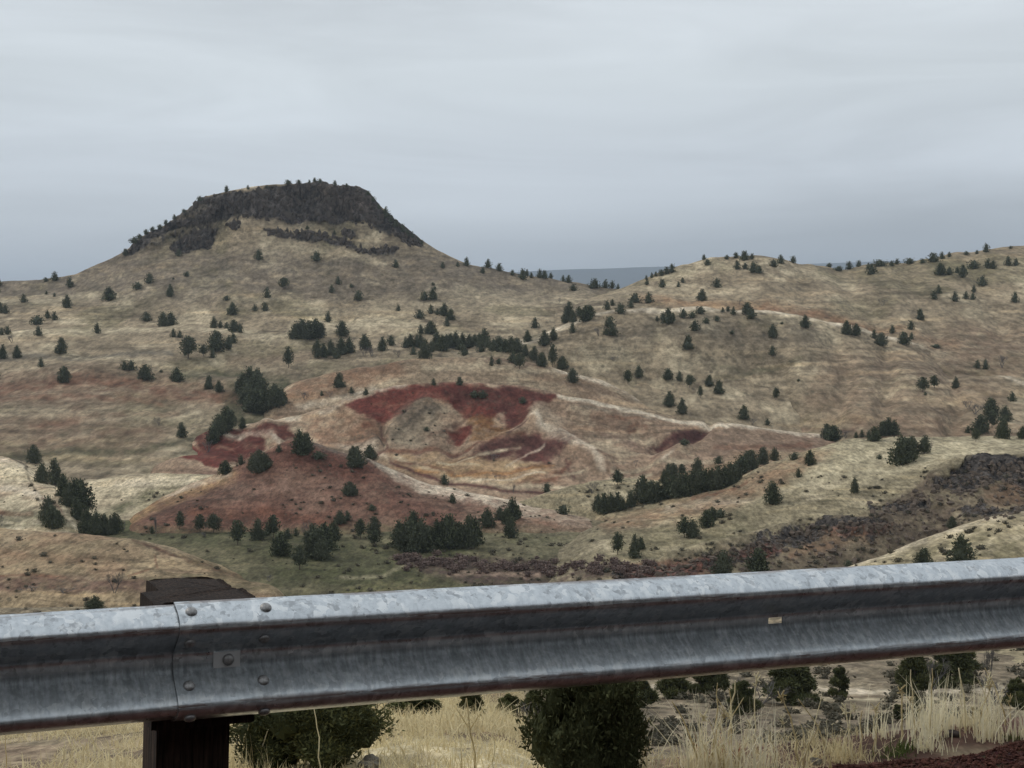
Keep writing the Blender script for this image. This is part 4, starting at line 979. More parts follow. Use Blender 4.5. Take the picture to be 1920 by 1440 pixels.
def crown_lobed(name, seed, nl, per_l, leaf, mat, shape='egg', wide=.42):
    r = np.random.default_rng(seed); P, T_, A, LB = [], [], [], []
    hs = np.linspace(.12, .90, nl) + r.normal(0, .05, nl)
    for i in range(nl):
        hgt = float(np.clip(hs[i], .1, .92)); R_ = float(radius_fn(shape, np.array(hgt)))
        a = i * 2.4 + r.normal(0, .5); rad = R_ * r.uniform(.42, .88)
        c_ = np.array([rad * math.cos(a), rad * math.sin(a), hgt]); lr = R_ * r.uniform(.30, .52) + .045
        LB.append((c_, lr))
        d = r.standard_normal((per_l, 3)); d /= np.linalg.norm(d, axis=1)[:, None]
        d[:, 2] = np.where(d[:, 2] < -.3, -d[:, 2] * .6, d[:, 2])
        lump_ = 1 + .38 * fbm(d[:, 0] * 2.2 + i * 7, d[:, 1] * 2.2 + d[:, 2] * 1.7, 3, seed + i)
        q = c_ + d * (lr * lump_ * (0.62 + .42 * r.random(per_l) ** .8 + .38 * (r.random(per_l) < .10) * r.random(per_l)))[:, None] * np.array([1, 1, .78 + .3 * (shape == 'cone')])
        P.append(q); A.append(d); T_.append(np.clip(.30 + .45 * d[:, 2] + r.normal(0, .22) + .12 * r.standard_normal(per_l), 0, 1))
    P = np.concatenate(P); A = np.concatenate(A); T_ = np.concatenate(T_)
    k = (P[:, 2] > .01); P = P[k]; A = A[k]; T_ = T_[k]; m_ = len(P)
    a = A + r.standard_normal((m_, 3)) * .6 + np.array([0, 0, .25]); a /= np.linalg.norm(a, axis=1)[:, None]
    bb = np.cross(a, r.standard_normal((m_, 3))); bb /= np.linalg.norm(bb, axis=1)[:, None] + 1e-6
    s_ = leaf * (.5 + r.random(m_))[:, None]
    V = np.empty((m_, 4, 3)); V[:, 0] = P - a * s_ * .7; V[:, 1] = P + bb * s_ * .32; V[:, 2] = P + a * s_ * 1.25; V[:, 3] = P - bb * s_ * .32
    V = V.reshape(-1, 3); Q = np.arange(m_ * 4).reshape(-1, 4); T_ = np.repeat(T_, 4)
    nr, ns = 7, 10
    for c_, lr in LB:
        th, ph = np.meshgrid(np.linspace(.15, np.pi - .15, nr), np.linspace(0, 2 * np.pi, ns, endpoint=False), indexing='ij')
        R3 = lr * .62 * (1 + .25 * fbm(th * 2 + c_[0] * 9, ph * 2, 2, seed))
        CV = np.stack([c_[0] + R3 * np.sin(th) * np.cos(ph), c_[1] + R3 * np.sin(th) * np.sin(ph), np.maximum(c_[2] + R3 * np.cos(th), .02)], -1).reshape(-1, 3)
        i0 = len(V); cq = [(i0 + i * ns + j, i0 + i * ns + (j + 1) % ns, i0 + (i + 1) * ns + (j + 1) % ns, i0 + (i + 1) * ns + j) for i in range(nr - 1) for j in range(ns)]
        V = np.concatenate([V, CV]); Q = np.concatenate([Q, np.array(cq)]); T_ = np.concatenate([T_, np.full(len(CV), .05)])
    me = np_mesh(name, V, Q, {'Tone': T_}, False); me.materials.append(mat)
    return me
def tubes(name, segs, mat, sides=5):
    """segs: list of (p0, p1, r0, r1)"""
    V, Q = [], []
    for p0, p1, r0, r1 in segs:
        p0 = np.array(p0, float); p1 = np.array(p1, float); d = p1 - p0; d /= np.linalg.norm(d) + 1e-9
        u = np.cross(d, (0.3, 0.9, 0.2)); u /= np.linalg.norm(u); w = np.cross(d, u); i0 = len(V)
        for p, r_ in ((p0, r0), (p1, r1)):
            for k in range(sides):
                a = 2 * math.pi * k / sides; V.append(p + r_ * (u * math.cos(a) + w * math.sin(a)))
        for k in range(sides): Q.append((i0 + k, i0 + (k + 1) % sides, i0 + sides + (k + 1) % sides, i0 + sides + k))
    V = np.array(V)
    tone = np.random.default_rng(len(V)).random(len(V))
    me = np_mesh(name, V, np.array(Q), {'Tone': tone}); me.materials.append(mat); return me
def trunk_mesh(kind, seed, th=0.5, r0=.035):
    r = random.Random(seed); segs = []; p = Vector((0, 0, -0.10))
    q = p
    for i in range(5):
        n_ = Vector((r.uniform(-.015, .015), r.uniform(-.015, .015), (th + .1) * (i + 1) / 5 - .1))
        segs.append((q, n_, r0 * (1 - i * .15), r0 * (1 - (i + 1) * .15))); q = n_
        if i > 0:
            for k in range(2):
                a = r.random() * 6.28; ln = r.uniform(.10, .2)
                segs.append((n_, n_ + Vector((math.cos(a) * ln, math.sin(a) * ln, ln * .5)), r0 * .35, r0 * .12))
    return tubes('trunk', segs, M_bark)
def bare_mesh(seed, spread=.5, n=120, mat=None, up=.75, thick=.010):
    r = random.Random(seed); segs = []
    def grow(p, d, ln, rad, lv):
        q = p + d * ln; segs.append((p, q, rad, rad * .65))
        if lv <= 0 or len(segs) > n * 3: return
        for k in range(3 if lv > 1 else 4):
            dd = (d + Vector((r.uniform(-1, 1), r.uniform(-1, 1), r.uniform(-.15, up))) * .75).normalized()
            grow(p + d * ln * r.uniform(.45, 1), dd, ln * r.uniform(.55, .8), rad * .6, lv - 1)
    for k in range(5):
        a = r.random() * 6.28
        grow(Vector((0, 0, -.03)), Vector((math.cos(a) * spread, math.sin(a) * spread, 1)).normalized(), .32, thick * 1.6, 4)
    me = tubes('twigs', segs, mat or M_bare, 3)
    co_ = np.array([v_.co for v_ in me.vertices]); sc_ = 1.0 / co_[:, 2].max()
    for v_ in me.vertices: v_.co *= sc_
    return me

PROTO = {}
def proto(kind, i, crown, trunk): PROTO.setdefault(kind, []).append((crown, trunk))
for i in range(4): proto('c', i, crown_mesh('crown', 'cone', 10 + i, 230, 5, .055, M_leaf), trunk_mesh('c', i))
for i in range(3): proto('t', i, crown_mesh('crown', 'tall', 30 + i, 230, 5, .048, M_leaf, .3, .6), trunk_mesh('t', i, .8))
for i in range(3): proto('r', i, crown_mesh('crown', 'egg', 40 + i, 240, 5, .060, M_leaf), trunk_mesh('r', i))
for i in range(2): proto('b', i, crown_mesh('crown', 'bush', 50 + i, 200, 5, .085, M_leaf), trunk_mesh('b', i, .4, .05))
for i in range(3): proto('o', i, crown_mesh('crown', 'open', 60 + i, 180, 5, .055, M_leaf, .35, .5), trunk_mesh('o', i, .85, .028))
for i in range(3): proto('g', i, bare_mesh(70 + i), None)
proto('d', 0, bare_mesh(90, .12, 120, M_bare, 1.0, .012), None)
proto('q', 0, crown_mesh('crown', 'cone', 95, 160, 5, .06, M_rust), trunk_mesh('c', 9))
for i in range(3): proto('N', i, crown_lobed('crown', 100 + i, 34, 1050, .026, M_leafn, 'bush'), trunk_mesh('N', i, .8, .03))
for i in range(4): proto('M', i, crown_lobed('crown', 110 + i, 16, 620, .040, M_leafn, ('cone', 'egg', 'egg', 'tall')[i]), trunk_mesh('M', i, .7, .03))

dg = bpy.context.evaluated_depsgraph_get()
LAY = set(o.name for o in LAYERS)
def drop(X, Y):
    """the terrain point seen at a picture position"""
    rx, ry, rz = (float(v_) for v_ in ray(X, Y))
    d = Vector((rx, ry, rz)).normalized(); o_ = Vector((0, 0, 0)) + d * 1.0
    for _ in range(40):
        hit, loc, nrm, idx, ob, mat_ = SC.ray_cast(dg, o_, d, distance=3000)
        if not hit: return None
        if ob.name in LAY: return loc
        o_ = loc + d * 0.05
    return None
ORD = ['', 'first', 'second', 'third', 'fourth', 'fifth', 'sixth', 'seventh', 'eighth', 'ninth', 'tenth', 'eleventh', 'twelfth', 'thirteenth', 'fourteenth', 'fifteenth', 'sixteenth', 'seventeenth', 'eighteenth', 'nineteenth', 'twentieth']
KN = {'c': ('juniper_tree', 'conical', 'juniper', 'tree'), 't': ('juniper_tree', 'slender', 'juniper', 'tree'), 'r': ('juniper_tree', 'rounded', 'juniper', 'tree'), 'b': ('juniper_bush', 'low dark', 'juniper bush', 'shrub'),
      'o': ('juniper_tree', 'ragged open', 'juniper', 'tree'), 'g': ('bare_shrub', 'grey leafless', 'shrub', 'shrub'), 'd': ('dead_tree', 'thin dead', 'snag', 'tree'), 'q': ('juniper_tree', 'small rust brown', 'juniper', 'tree'),
      'N': ('juniper_tree', 'big dark green', 'juniper', 'tree'), 'M': ('juniper_tree', 'dense dark', 'juniper', 'tree')}
WR = {'c': .72, 't': .52, 'r': .84, 'b': 1.25, 'o': .70, 'g': 1.0, 'd': .5, 'q': .72, 'N': .84, 'M': .8}
NW = {'c': .84, 't': .60, 'r': .92, 'b': 1.32, 'o': .72, 'g': 1.0, 'd': .5, 'q': .84, 'N': 1.3, 'M': .86}
QUEUE = []
count = 0
def plant(X, Y, H, kind='c', W=None, label='', group=None, D=None, lean=0):
    """X, Y base in the picture, H, W size in picture pixels"""
    global count
    p = drop(X, Y)
    if p is None:
        for dy in (2, 4, 7, 11, 16):
            p = drop(X, Y + dy)
            if p is not None: break
    if p is None: return None
    hm = H / F * p.y
    rr = random.Random(int(X * 31 + Y * 7))
    W = W or H * WR[kind] * rr.uniform(.85, 1.15)
    wf = (W / F * p.y) / (NW[kind] * 1.0) / 1.0
    nm, adj, noun, cat = KN[kind]
    e = bpy.data.objects.new(nm, None); COL.objects.link(e)
    e.location = p - Vector((0, 0, hm * 0.02)); e.scale = (wf, wf, hm)
    e.rotation_euler = (rr.uniform(-.03, .03), rr.uniform(-.03, .03) + lean, rr.uniform(0, 6.28))
    e.empty_display_size = .1
    cr, tr = PROTO[kind][rr.randrange(len(PROTO[kind]))] if kind not in 'NM' else PROTO[kind][count % len(PROTO[kind])]
    if tr is None:
        link('twigs', cr, None, e)
    else:
        link('crown', cr, None, e); link('trunk', tr, None, e)
    tag(e, label, cat, group)
    count += 1
    return e
def cluster(phrase, group, items): QUEUE.append((phrase, group, items))
def flush():
    allh = sorted((q[2] * (1 if len(q) < 5 or not q[3] == 'b' else 1.2) for _, _, it in QUEUE for q in it if not (len(q) > 3 and q[3] in 'gd')), reverse=True)
    cut = allh[278]
    small = []
    for ph, gr, it in QUEUE:
        big = [q for q in it if (len(q) > 3 and q[3] in 'gd') or q[2] > cut]
        small += [q for q in it if q not in big]
        if big: cluster_now(ph, gr, big)
    V, Q, tone, k = [], [], [], 0
    src = {'c': [crown_mesh('t', 'cone', 510 + i, 110, 3, .085, M_leaf) for i in range(3)], 'r': [crown_mesh('t', 'egg', 520 + i, 110, 3, .09, M_leaf) for i in range(3)], 'b': [crown_mesh('t', 'bush', 530, 90, 3, .12, M_leaf)]}
    arr = {kk: [(np.array([v_.co for v_ in m_.vertices]), np.array([list(f.vertices) for f in m_.polygons]), np.array([a_.value for a_ in m_.attributes['Tone'].data])) for m_ in ms] for kk, ms in src.items()}
    for i, q in enumerate(small):
        X, Y, H = q[:3]; kind = q[3] if len(q) > 3 else 'c'
        p = drop(X, Y) or drop(X, Y + 3) or drop(X, Y + 8)
        if p is None: continue
        rr = random.Random(i); hm = H / F * p.y; W = q[4] if len(q) > 4 else H * WR[kind] * rr.uniform(.85, 1.15); wf = W / F * p.y / NW[kind]
        bv, bq, bt = rr.choice(arr['b' if kind == 'b' else ('r' if kind == 'r' else 'c')])
        a = rr.random() * 6.28; c_, s_ = math.cos(a), math.sin(a)
        V.append(bv @ np.array([[c_, s_, 0], [-s_, c_, 0], [0, 0, 1]]) * np.array([wf, wf, hm]) + np.array(p) - np.array([0, 0, hm * .03])); Q.append(bq + k); tone.append(bt); k += len(bv)
    me = np_mesh('distant_junipers', np.concatenate(V), np.concatenate(Q), {'Tone': np.concatenate(tone)}, False); me.materials.append(M_leaf)
    o = link('distant_junipers', me); tag(o, 'tiny distant junipers dotting the far hills and butte rim', 'trees', None, 'stuff')
def cluster_now(phrase, group, items):
    items = sorted(items, key=lambda q: q[0])
    n = len(items)
    hs = [q[2] for q in items]
    for i, q in enumerate(items):
        X, Y, H = q[:3]; kind = q[3] if len(q) > 3 else 'c'; W = q[4] if len(q) > 4 else None
        adj, noun = KN[kind][1], KN[kind][2]
        if n == 1: lab = f'{adj} {noun} {phrase}'
        else:
            k = i + 1
            if k == 1: pos = 'leftmost one'
            elif k == n: pos = 'rightmost one'
            elif k <= (n + 1) // 2: pos = f'{ORD[k]} from the left'
            else: pos = f'{ORD[n - k + 1]} from the right'
            lab = f'{adj} {noun} {phrase}, {pos}'
        plant(X, Y, H, kind, W, lab, group)

G1 = 'junipers scattered over the far hills'
cluster('on the left skyline', G1, [(-2, 536, 13), (86, 528, 8, 'b'), (103, 526, 17), (131, 539, 20), (-3, 548, 10, 'r')])
cluster('on the grass left of the butte', G1, [(10, 588, 18), (44, 567, 16), (87, 552, 7, 'r'), (102, 556, 7, 'r'), (126, 577, 24), (205, 563, 26, 'c', 25), (2, 586, 16), (0, 572, 6, 'b')])
cluster('low on the left flank of the butte', G1, [(258, 542, 13, 'b', 18), (280, 531, 19, 'r', 16), (319, 556, 23), (350, 518, 9, 'b'), (325, 524, 4, 'b'), (425, 563, 9, 'b'), (436, 590, 24, 'c', 19), (335, 480, 13, 'r')])
cluster('on the flat below the butte at left', G1, [(70, 608, 16, 'b', 24), (89, 597, 16), (102, 600, 16), (275, 602, 17, 'r', 19), (306, 612, 28), (321, 610, 26), (182, 625, 20), (72, 629, 18), (3, 628, 14), (14, 627, 16), (22, 642, 15, 'g', 20)])
cluster('in the row left under the butte', G1, [(325, 632, 16), (337, 633, 14), (401, 615, 22), (413, 615, 14), (438, 622, 22, 'r'), (450, 623, 17, 'r'), (425, 616, 12, 'r')])
cluster('on the bench left of the gully', G1, [(115, 663, 30, 'r', 20), (5, 672, 26), (-8, 668, 22), (32, 671, 24), (353, 672, 42, 'o', 32), (405, 658, 38, 'r'), (428, 657, 28, 't'), (437, 643, 20), (382, 668, 22, 'o'), (399, 671, 18)])
cluster('on the rust coloured slope at left', G1, [(77, 688, 18), (120, 717, 30, 'r', 24), (233, 694, 18), (246, 694, 19, 'c', 19), (273, 712, 28, 'r', 29), (332, 716, 28, 'c', 25), (392, 729, 26), (411, 735, 22), (302, 698, 5, 'b'), (-6, 710, 20)])
cluster('high on the butte talus', G1, [(485, 487, 19, 'r', 16), (593, 489, 18, 'r', 18), (742, 502, 15, 'r'), (830, 503, 12), (532, 542, 22, 'o', 20), (501, 558, 20, 'c', 14), (634, 533, 15), (622, 549, 16), (659, 539, 7, 'b'), (672, 563, 19, 'r', 16), (576, 430, 8), (627, 440, 9)])
cluster('near the foot of the butte', G1, [(478, 583, 12, 'r'), (497, 583, 17, 'r'), (796, 563, 17, 'r', 15), (812, 562, 22), (747, 583, 12), (787, 597, 16, 'r', 18), (808, 588, 17), (820, 590, 12, 't'), (833, 592, 24), (845, 600, 22), (838, 612, 18), (615, 604, 20, 'c', 13), (641, 630, 28, 'r'), (812, 535, 6, 'b'), (815, 542, 5, 'b')])
cluster('in the dark grove below the butte', G1, [(555, 635, 28, 'r'), (566, 635, 36, 'r'), (580, 636, 34, 'r'), (592, 634, 36, 'r'), (603, 633, 28, 't')])
cluster('on top of the butte', G1, [(425, 359, 11, 'r'), (465, 355, 8), (628, 348, 10), (540, 345, 8, 'b'), (560, 345, 8, 'b'), (580, 342, 8), (590, 341, 8, 'r'), (600, 340, 8, 'b'), (650, 350, 6, 'b'), (500, 352, 5, 'b')])
cluster('on the left edge of the butte rim', G1, [(235, 479, 13, 'r'), (252, 456, 12, 'b'), (262, 448, 9, 'b'), (274, 439, 9, 'b'), (286, 433, 8, 'b'), (300, 426, 8, 'b'), (311, 418, 9, 'r'), (327, 408, 9, 'r'), (345, 398, 6, 'b'), (375, 377, 9, 'b')])
cluster('on the right edge of the butte rim', G1, [(690, 366, 8, 'b'), (700, 378, 9, 'b'), (710, 392, 10), (723, 408, 20, 't'), (733, 416, 12), (742, 425, 14), (755, 435, 15), (764, 443, 13), (773, 449, 15), (783, 455, 11), (791, 460, 10)])
cluster('on the saddle right of the butte', G1, [(858, 500, 10, 't'), (875, 499, 17), (905, 513, 13), (915, 502, 16), (936, 505, 15, 'r'), (961, 508, 10, 'r'), (980, 524, 20, 'r'), (988, 514, 12), (996, 518, 11), (1012, 521, 17)])
cluster('along the saddle crest against the plateau', G1, [(1021, 522, 15, 'r'), (1033, 522, 11), (1056, 525, 12), (1066, 527, 14), (1075, 545, 13, 'r', 15), (1115, 540, 18, 'c', 20), (1135, 537, 16), (1148, 538, 15), (1159, 534, 10), (1109, 541, 9, 'b')])
cluster('on the left flank of the right hill', G1, [(1240, 517, 12, 'r'), (1250, 514, 14, 'r'), (1260, 511, 16, 'r'), (1212, 525, 9), (1222, 521, 10), (1230, 518, 9), (1213, 534, 10), (1242, 539, 16, 'r'), (1272, 538, 10), (1280, 530, 10), (1344, 539, 18, 'o', 14), (1316, 564, 22, 'c', 18), (1050, 568, 12, 'g', 8)])
cluster('on the rounded top of the right hill', G1, [(1320, 487, 10, 'r'), (1326, 497, 11, 'b'), (1363, 486, 8, 'b'), (1380, 484, 11, 'r'), (1396, 488, 18, 'r', 17), (1410, 486, 11, 'o'), (1382, 505, 17, 'r'), (1397, 504, 12, 'r'), (1412, 511, 20, 'r'), (1423, 512, 15, 'r'), (1451, 500, 13, 'b', 18), (1464, 494, 16, 'r'), (1487, 490, 13, 'r')])
cluster('along the right skyline notch', G1, [(1555, 498, 8, 'b'), (1572, 500, 9, 'b', 16), (1592, 502, 15, 'r'), (1610, 497, 12, 'r'), (1628, 505, 12), (1634, 514, 20, 'r', 20), (1650, 499, 12, 'b', 26), (1672, 499, 11, 'r'), (1682, 496, 11, 'o'), (1705, 495, 11, 'b', 20), (1730, 494, 9, 'b')])
cluster('on the far right skyline', G1, [(1750, 491, 17, 'r', 20), (1766, 486, 14, 'o'), (1780, 482, 10, 't'), (1849, 473, 17, 'c', 12), (1832, 476, 7, 'b'), (1812, 478, 7, 'b'), (1895, 466, 5, 'b')])
cluster('just under the far right skyline', G1, [(1763, 516, 22, 'r', 20), (1780, 515, 16), (1795, 512, 12), (1805, 521, 24, 't', 14), (1825, 504, 16, 'b', 22), (1852, 503, 18), (1862, 504, 17), (1890, 498, 18), (1905, 498, 14), (1842, 536, 20, 'c', 17)])
cluster('high on the right hand slope', G1, [(1760, 550, 16), (1751, 561, 17), (1790, 565, 18, 'r'), (1811, 560, 14), (1824, 562, 14), (1826, 548, 14), (1903, 567, 20, 'c', 14), (1655, 573, 14, 'g', 17), (1725, 600, 22), (1708, 618, 18, 'r')])
cluster('in the group on the pale ridge', G1, [(1067, 600, 34, 't'), (1060, 606, 24), (1075, 604, 22), (1085, 592, 18), (1098, 603, 30, 'r'), (1106, 595, 22, 'r'), (1138, 581, 18), (1148, 573, 13), (1163, 588, 20, 'r'), (1183, 577, 16, 'c', 11), (1191, 567, 17, 'r', 20), (1216, 568, 20, 'c', 16)])
cluster('below the pale ridge', G1, [(1003, 615, 20), (989, 641, 22), (1021, 648, 28), (1038, 638, 24), (1074, 624, 20, 't'), (1143, 613, 20, 'r'), (1149, 629, 20, 'r', 20), (1122, 630, 18, 'g', 22), (1137, 628, 14, 'r')])
cluster('on the crest of the middle hill', G1, [(1232, 602, 10), (1243, 600, 16), (1253, 607, 30, 'c', 22), (1262, 600, 14), (1281, 596, 18, 'r', 14), (1298, 596, 12, 'b'), (1313, 588, 14, 'r', 19), (1303, 620, 20, 'r', 19), (1324, 606, 11, 'b'), (1355, 585, 9), (1365, 584, 11, 'o'), (1375, 590, 15), (1401, 589, 22, 'r', 20), (1409, 597, 20, 'r')])
cluster('on the face of the middle hill', G1, [(1386, 571, 10, 'g'), (1290, 655, 28, 'c', 20), (1449, 633, 25, 'r', 17), (1448, 666, 18, 'o', 12), (1510, 614, 24, 'c', 18), (1344, 602, 10, 'b'), (1372, 626, 7, 'b'), (1466, 608, 5, 'b'), (1497, 715, 5, 'b')])
cluster('on the long pale ridge at right', G1, [(1587, 627, 26, 'r', 18), (1605, 629, 22, 'r', 18), (1639, 635, 17), (1652, 648, 24, 'r'), (1673, 625, 16, 'o'), (1695, 646, 24, 'r', 22), (1709, 636, 13), (1833, 690, 16, 't', 8), (1848, 692, 19, 't', 8), (1879, 690, 26, 'g', 20), (1755, 652, 7, 'b', 18)])
cluster('low on the face of the middle hill', G1, [(1177, 720, 27, 'o', 15), (1198, 708, 24), (1253, 712, 21, 'r', 19), (1274, 714, 19), (1293, 727, 24, 'o'), (1330, 724, 22), (1348, 738, 26), (1313, 746, 22, 'o', 10), (1255, 762, 28), (1279, 776, 30)])
cluster('at the foot of the middle hill', G1, [(1455, 750, 24, 'o', 12), (1395, 786, 28, 'c', 20), (1439, 797, 13, 'r'), (1411, 796, 13, 'g'), (1550, 822, 28, 'r'), (1563, 827, 30, 'r'), (1150, 677, 10, 'g', 16)])
cluster('on the brown slope far right', G1, [(1730, 735, 28, 'o', 22), (1752, 728, 24, 'o'), (1792, 728, 22, 'c', 14), (1898, 752, 18, 'o', 12), (1735, 741, 6, 'b')])
cluster('in the clump at the right edge', G1, [(1858, 778, 32, 'r'), (1828, 776, 22, 'g', 36), (1815, 766, 18, 'g', 24), (1885, 790, 30), (1838, 812, 34, 'r'), (1860, 802, 34, 'o'), (1880, 822, 36, 'r', 26), (1830, 828, 24, 'o'), (1815, 812, 14), (1917, 822, 24)])
cluster('in the row behind the grassy crest', G1, [(1605, 821, 12), (1616, 820, 14), (1629, 822, 16), (1640, 827, 28, 'c', 24), (1656, 817, 28, 'r'), (1666, 815, 32), (1677, 815, 28), (1585, 822, 16, 'g')])

G2 = 'junipers of the dark band across the middle'
cluster('at the left end of the dark tree band', G2, [(541, 690, 40, 'o', 18), (595, 672, 36, 't', 16), (606, 670, 26), (620, 667, 30), (640, 665, 34), (655, 662, 30), (685, 655, 28, 'r'), (683, 668, 20, 'g'), (697, 668, 18, 'g'), (717, 658, 26), (733, 648, 20), (630, 672, 20, 'r')])
cluster('in the middle of the dark tree band', G2, [(747, 670, 16, 'g'), (770, 650, 24), (760, 652, 20), (775, 665, 16), (788, 652, 26), (797, 672, 36), (810, 666, 26, 'o'), (820, 650, 28), (830, 658, 30), (845, 652, 28), (855, 650, 30), (868, 650, 26)])
cluster('in the crowded part of the dark band', G2, [(789, 625, 16, 'r'), (807, 626, 24, 'r', 22), (838, 650, 24), (880, 652, 26), (890, 648, 22), (870, 667, 20), (900, 650, 26), (908, 650, 34), (902, 660, 20), (782, 650, 22), (862, 656, 22), (915, 652, 20)])
cluster('at the right end of the dark band', G2, [(925, 657, 22), (936, 659, 28, 'r', 26), (948, 660, 24, 'r'), (960, 660, 30), (970, 662, 28, 'r'), (962, 680, 20, 'r'), (974, 692, 30, 'o'), (985, 668, 22), (1001, 675, 26), (1016, 687, 26, 'r'), (1036, 688, 42, 'o', 16), (1055, 692, 24, 'r')])
cluster('on the tan slope above the red scar', G2, [(1074, 717, 26, 'r', 20), (922, 686, 20, 'q', 9), (935, 682, 10, 'b'), (862, 722, 16, 'r', 13), (813, 722, 13, 'q', 9), (636, 726, 28, 'c', 22), (603, 742, 10), (618, 744, 12, 'g'), (659, 737, 12, 'o'), (686, 741, 14, 't'), (572, 750, 18, 'g', 24)])
cluster('in the dark grove left of the red scar', G2, [(455, 732, 34), (468, 738, 52), (480, 745, 50), (492, 750, 44), (462, 758, 38, 'r'), (475, 772, 42, 'r'), (490, 773, 42, 'r'), (505, 768, 38), (520, 762, 38, 'r'), (530, 760, 30), (447, 735, 24), (515, 752, 34), (483, 720, 30)])
cluster('beside the small red bank', G2, [(412, 815, 38, 'r'), (425, 805, 42, 'r'), (400, 832, 34, 'r'), (434, 790, 22, 'r'), (455, 803, 22), (341, 820, 28), (298, 798, 18, 'g', 16), (390, 848, 24, 'g')])
cluster('on the pale ridge behind the brown mound', G2, [(563, 852, 48, 'c', 30), (575, 848, 36, 'r'), (668, 876, 38, 'r'), (661, 862, 26), (694, 860, 26, 'r', 24), (486, 886, 42, 'r', 34), (475, 880, 30), (500, 878, 28), (452, 872, 20), (422, 889, 26, 'r', 24), (523, 848, 14), (598, 860, 14, 'b', 24)])
cluster('in the red scar', G2, [(890, 745, 13, 'b', 18), (906, 746, 15, 'r', 18), (980, 756, 12, 'b'), (800, 808, 8, 'b'), (925, 863, 14, 'g', 30), (1283, 834, 12, 'b', 18)])
cluster('on the ochre ground below the scar', G2, [(833, 908, 19, 'r', 15), (848, 943, 16, 'r'), (962, 925, 20, 'g', 12), (1025, 923, 18, 'r', 16), (1158, 910, 29, 'o', 20), (1192, 875, 14, 'g', 8), (930, 900, 12, 'g'), (1110, 925, 22, 'g', 22)])
cluster('on the face of the brown mound', G2, [(648, 926, 20), (657, 929, 26, 'r'), (665, 928, 20), (697, 957, 12, 'b'), (637, 982, 26), (651, 976, 18, 'o')])
G3 = 'junipers of the gully row'
cluster('in the lower clump of the gully row', G3, [(1122, 958, 32), (1132, 963, 38), (1145, 960, 36), (1157, 957, 34), (1168, 956, 22), (1183, 951, 31), (1205, 942, 50, 'r'), (1220, 943, 42, 'r'), (1235, 938, 34)])
cluster('in the dense gully row', G3, [(1250, 935, 40), (1262, 932, 42), (1274, 932, 44), (1286, 930, 46), (1298, 928, 44), (1310, 925, 46), (1322, 922, 44), (1334, 920, 44), (1346, 918, 46), (1358, 914, 44), (1370, 909, 44), (1380, 903, 38)])
cluster('above the gully row', G3, [(1308, 897, 38, 'r', 24), (1278, 892, 22, 'o'), (1253, 892, 24), (1262, 897, 28, 'r'), (1245, 905, 24), (1347, 869, 14, 'b'), (1390, 888, 34, 'r'), (1408, 880, 36, 'r'), (1400, 872, 26, 'r'), (1430, 870, 32, 'r'), (1452, 863, 24), (1056, 964, 18, 'b', 26)])
G4 = 'junipers on the green valley floor'
cluster('in the row on the green flat', G4, [(337, 993, 34, 'o', 17), (375, 998, 34, 'o'), (401, 999, 36, 'o'), (446, 1022, 46, 'o', 28), (484, 1012, 42, 'c', 28), (513, 1008, 42, 'o', 26), (527, 1042, 44, 'r'), (539, 1010, 20), (555, 1005, 16), (293, 1006, 42, 'd', 8), (285, 1000, 14), (500, 1004, 20)])
cluster('in the open grove on the flat', G4, [(562, 1068, 46, 'o', 28), (575, 1018, 44, 'g', 24), (585, 1025, 44), (595, 1046, 60), (610, 1032, 52, 'r'), (625, 1012, 36), (604, 1050, 40, 'r'), (676, 1010, 38, 'o', 20), (702, 1000, 32, 'r'), (703, 1022, 28, 'o', 24), (584, 1046, 44, 't')])
cluster('in the tall grove mid valley', G4, [(750, 1027, 52), (765, 1033, 62), (776, 1010, 54), (790, 1034, 62), (803, 1032, 46, 'r'), (820, 1026, 54, 't'), (835, 1022, 58), (845, 1028, 64), (860, 1020, 42, 'r'), (880, 1027, 62, 'r', 32), (890, 1020, 48), (773, 1036, 48, 'r')])
cluster('on the knoll right of the tall grove', G4, [(914, 988, 36, 'c', 30), (937, 975, 26), (960, 974, 42), (950, 982, 28, 'r'), (958, 1008, 40, 'r', 26), (970, 972, 24)])
cluster('above the red gully bank', G4, [(1158, 1040, 42, 'o', 22), (1190, 1046, 44, 'c', 22), (1202, 1030, 24), (1283, 1007, 38, 'o', 24), (1298, 1008, 34, 'r'), (1325, 988, 32, 'r', 26), (1335, 977, 26, 'r'), (1350, 970, 16, 'b')])
cluster('along the left gully', G4, [(64, 868, 34, 'r', 26), (78, 905, 36, 'r'), (103, 908, 48, 'c', 28), (120, 932, 44), (128, 950, 44), (140, 950, 54), (153, 955, 56, 'r'), (145, 975, 42)])
cluster('at the mouth of the left gully', G4, [(98, 987, 40), (90, 975, 46), (106, 990, 34, 'r'), (165, 1000, 48), (180, 1003, 46), (195, 1000, 36, 'r'), (215, 1000, 38, 'r'), (205, 1003, 28), (160, 992, 34), (230, 997, 26, 'g'), (3, 985, 26, 'g', 14)])
cluster('on the bright grassy hill at right', G4, [(1449, 945, 42, 'r', 30), (1519, 872, 28, 'r', 21), (1497, 895, 18, 't'), (1603, 924, 30, 'c', 17), (1489, 862, 14, 'b'), (1690, 870, 56, 'c', 44), (1703, 862, 40, 'r'), (1710, 852, 34, 'r'), (1733, 850, 34, 't', 20), (1743, 848, 26, 'g', 14), (1649, 861, 9, 'b')])
cluster('on the spur just behind the rail', G4, [(1802, 1056, 56, 'c', 46), (1732, 1060, 34, 'c', 34), (1785, 990, 22, 'r', 18), (1420, 1078, 50, 'r', 44), (1355, 1078, 46, 'r', 36), (1333, 1074, 26, 'g'), (1590, 1062, 12, 'b')])
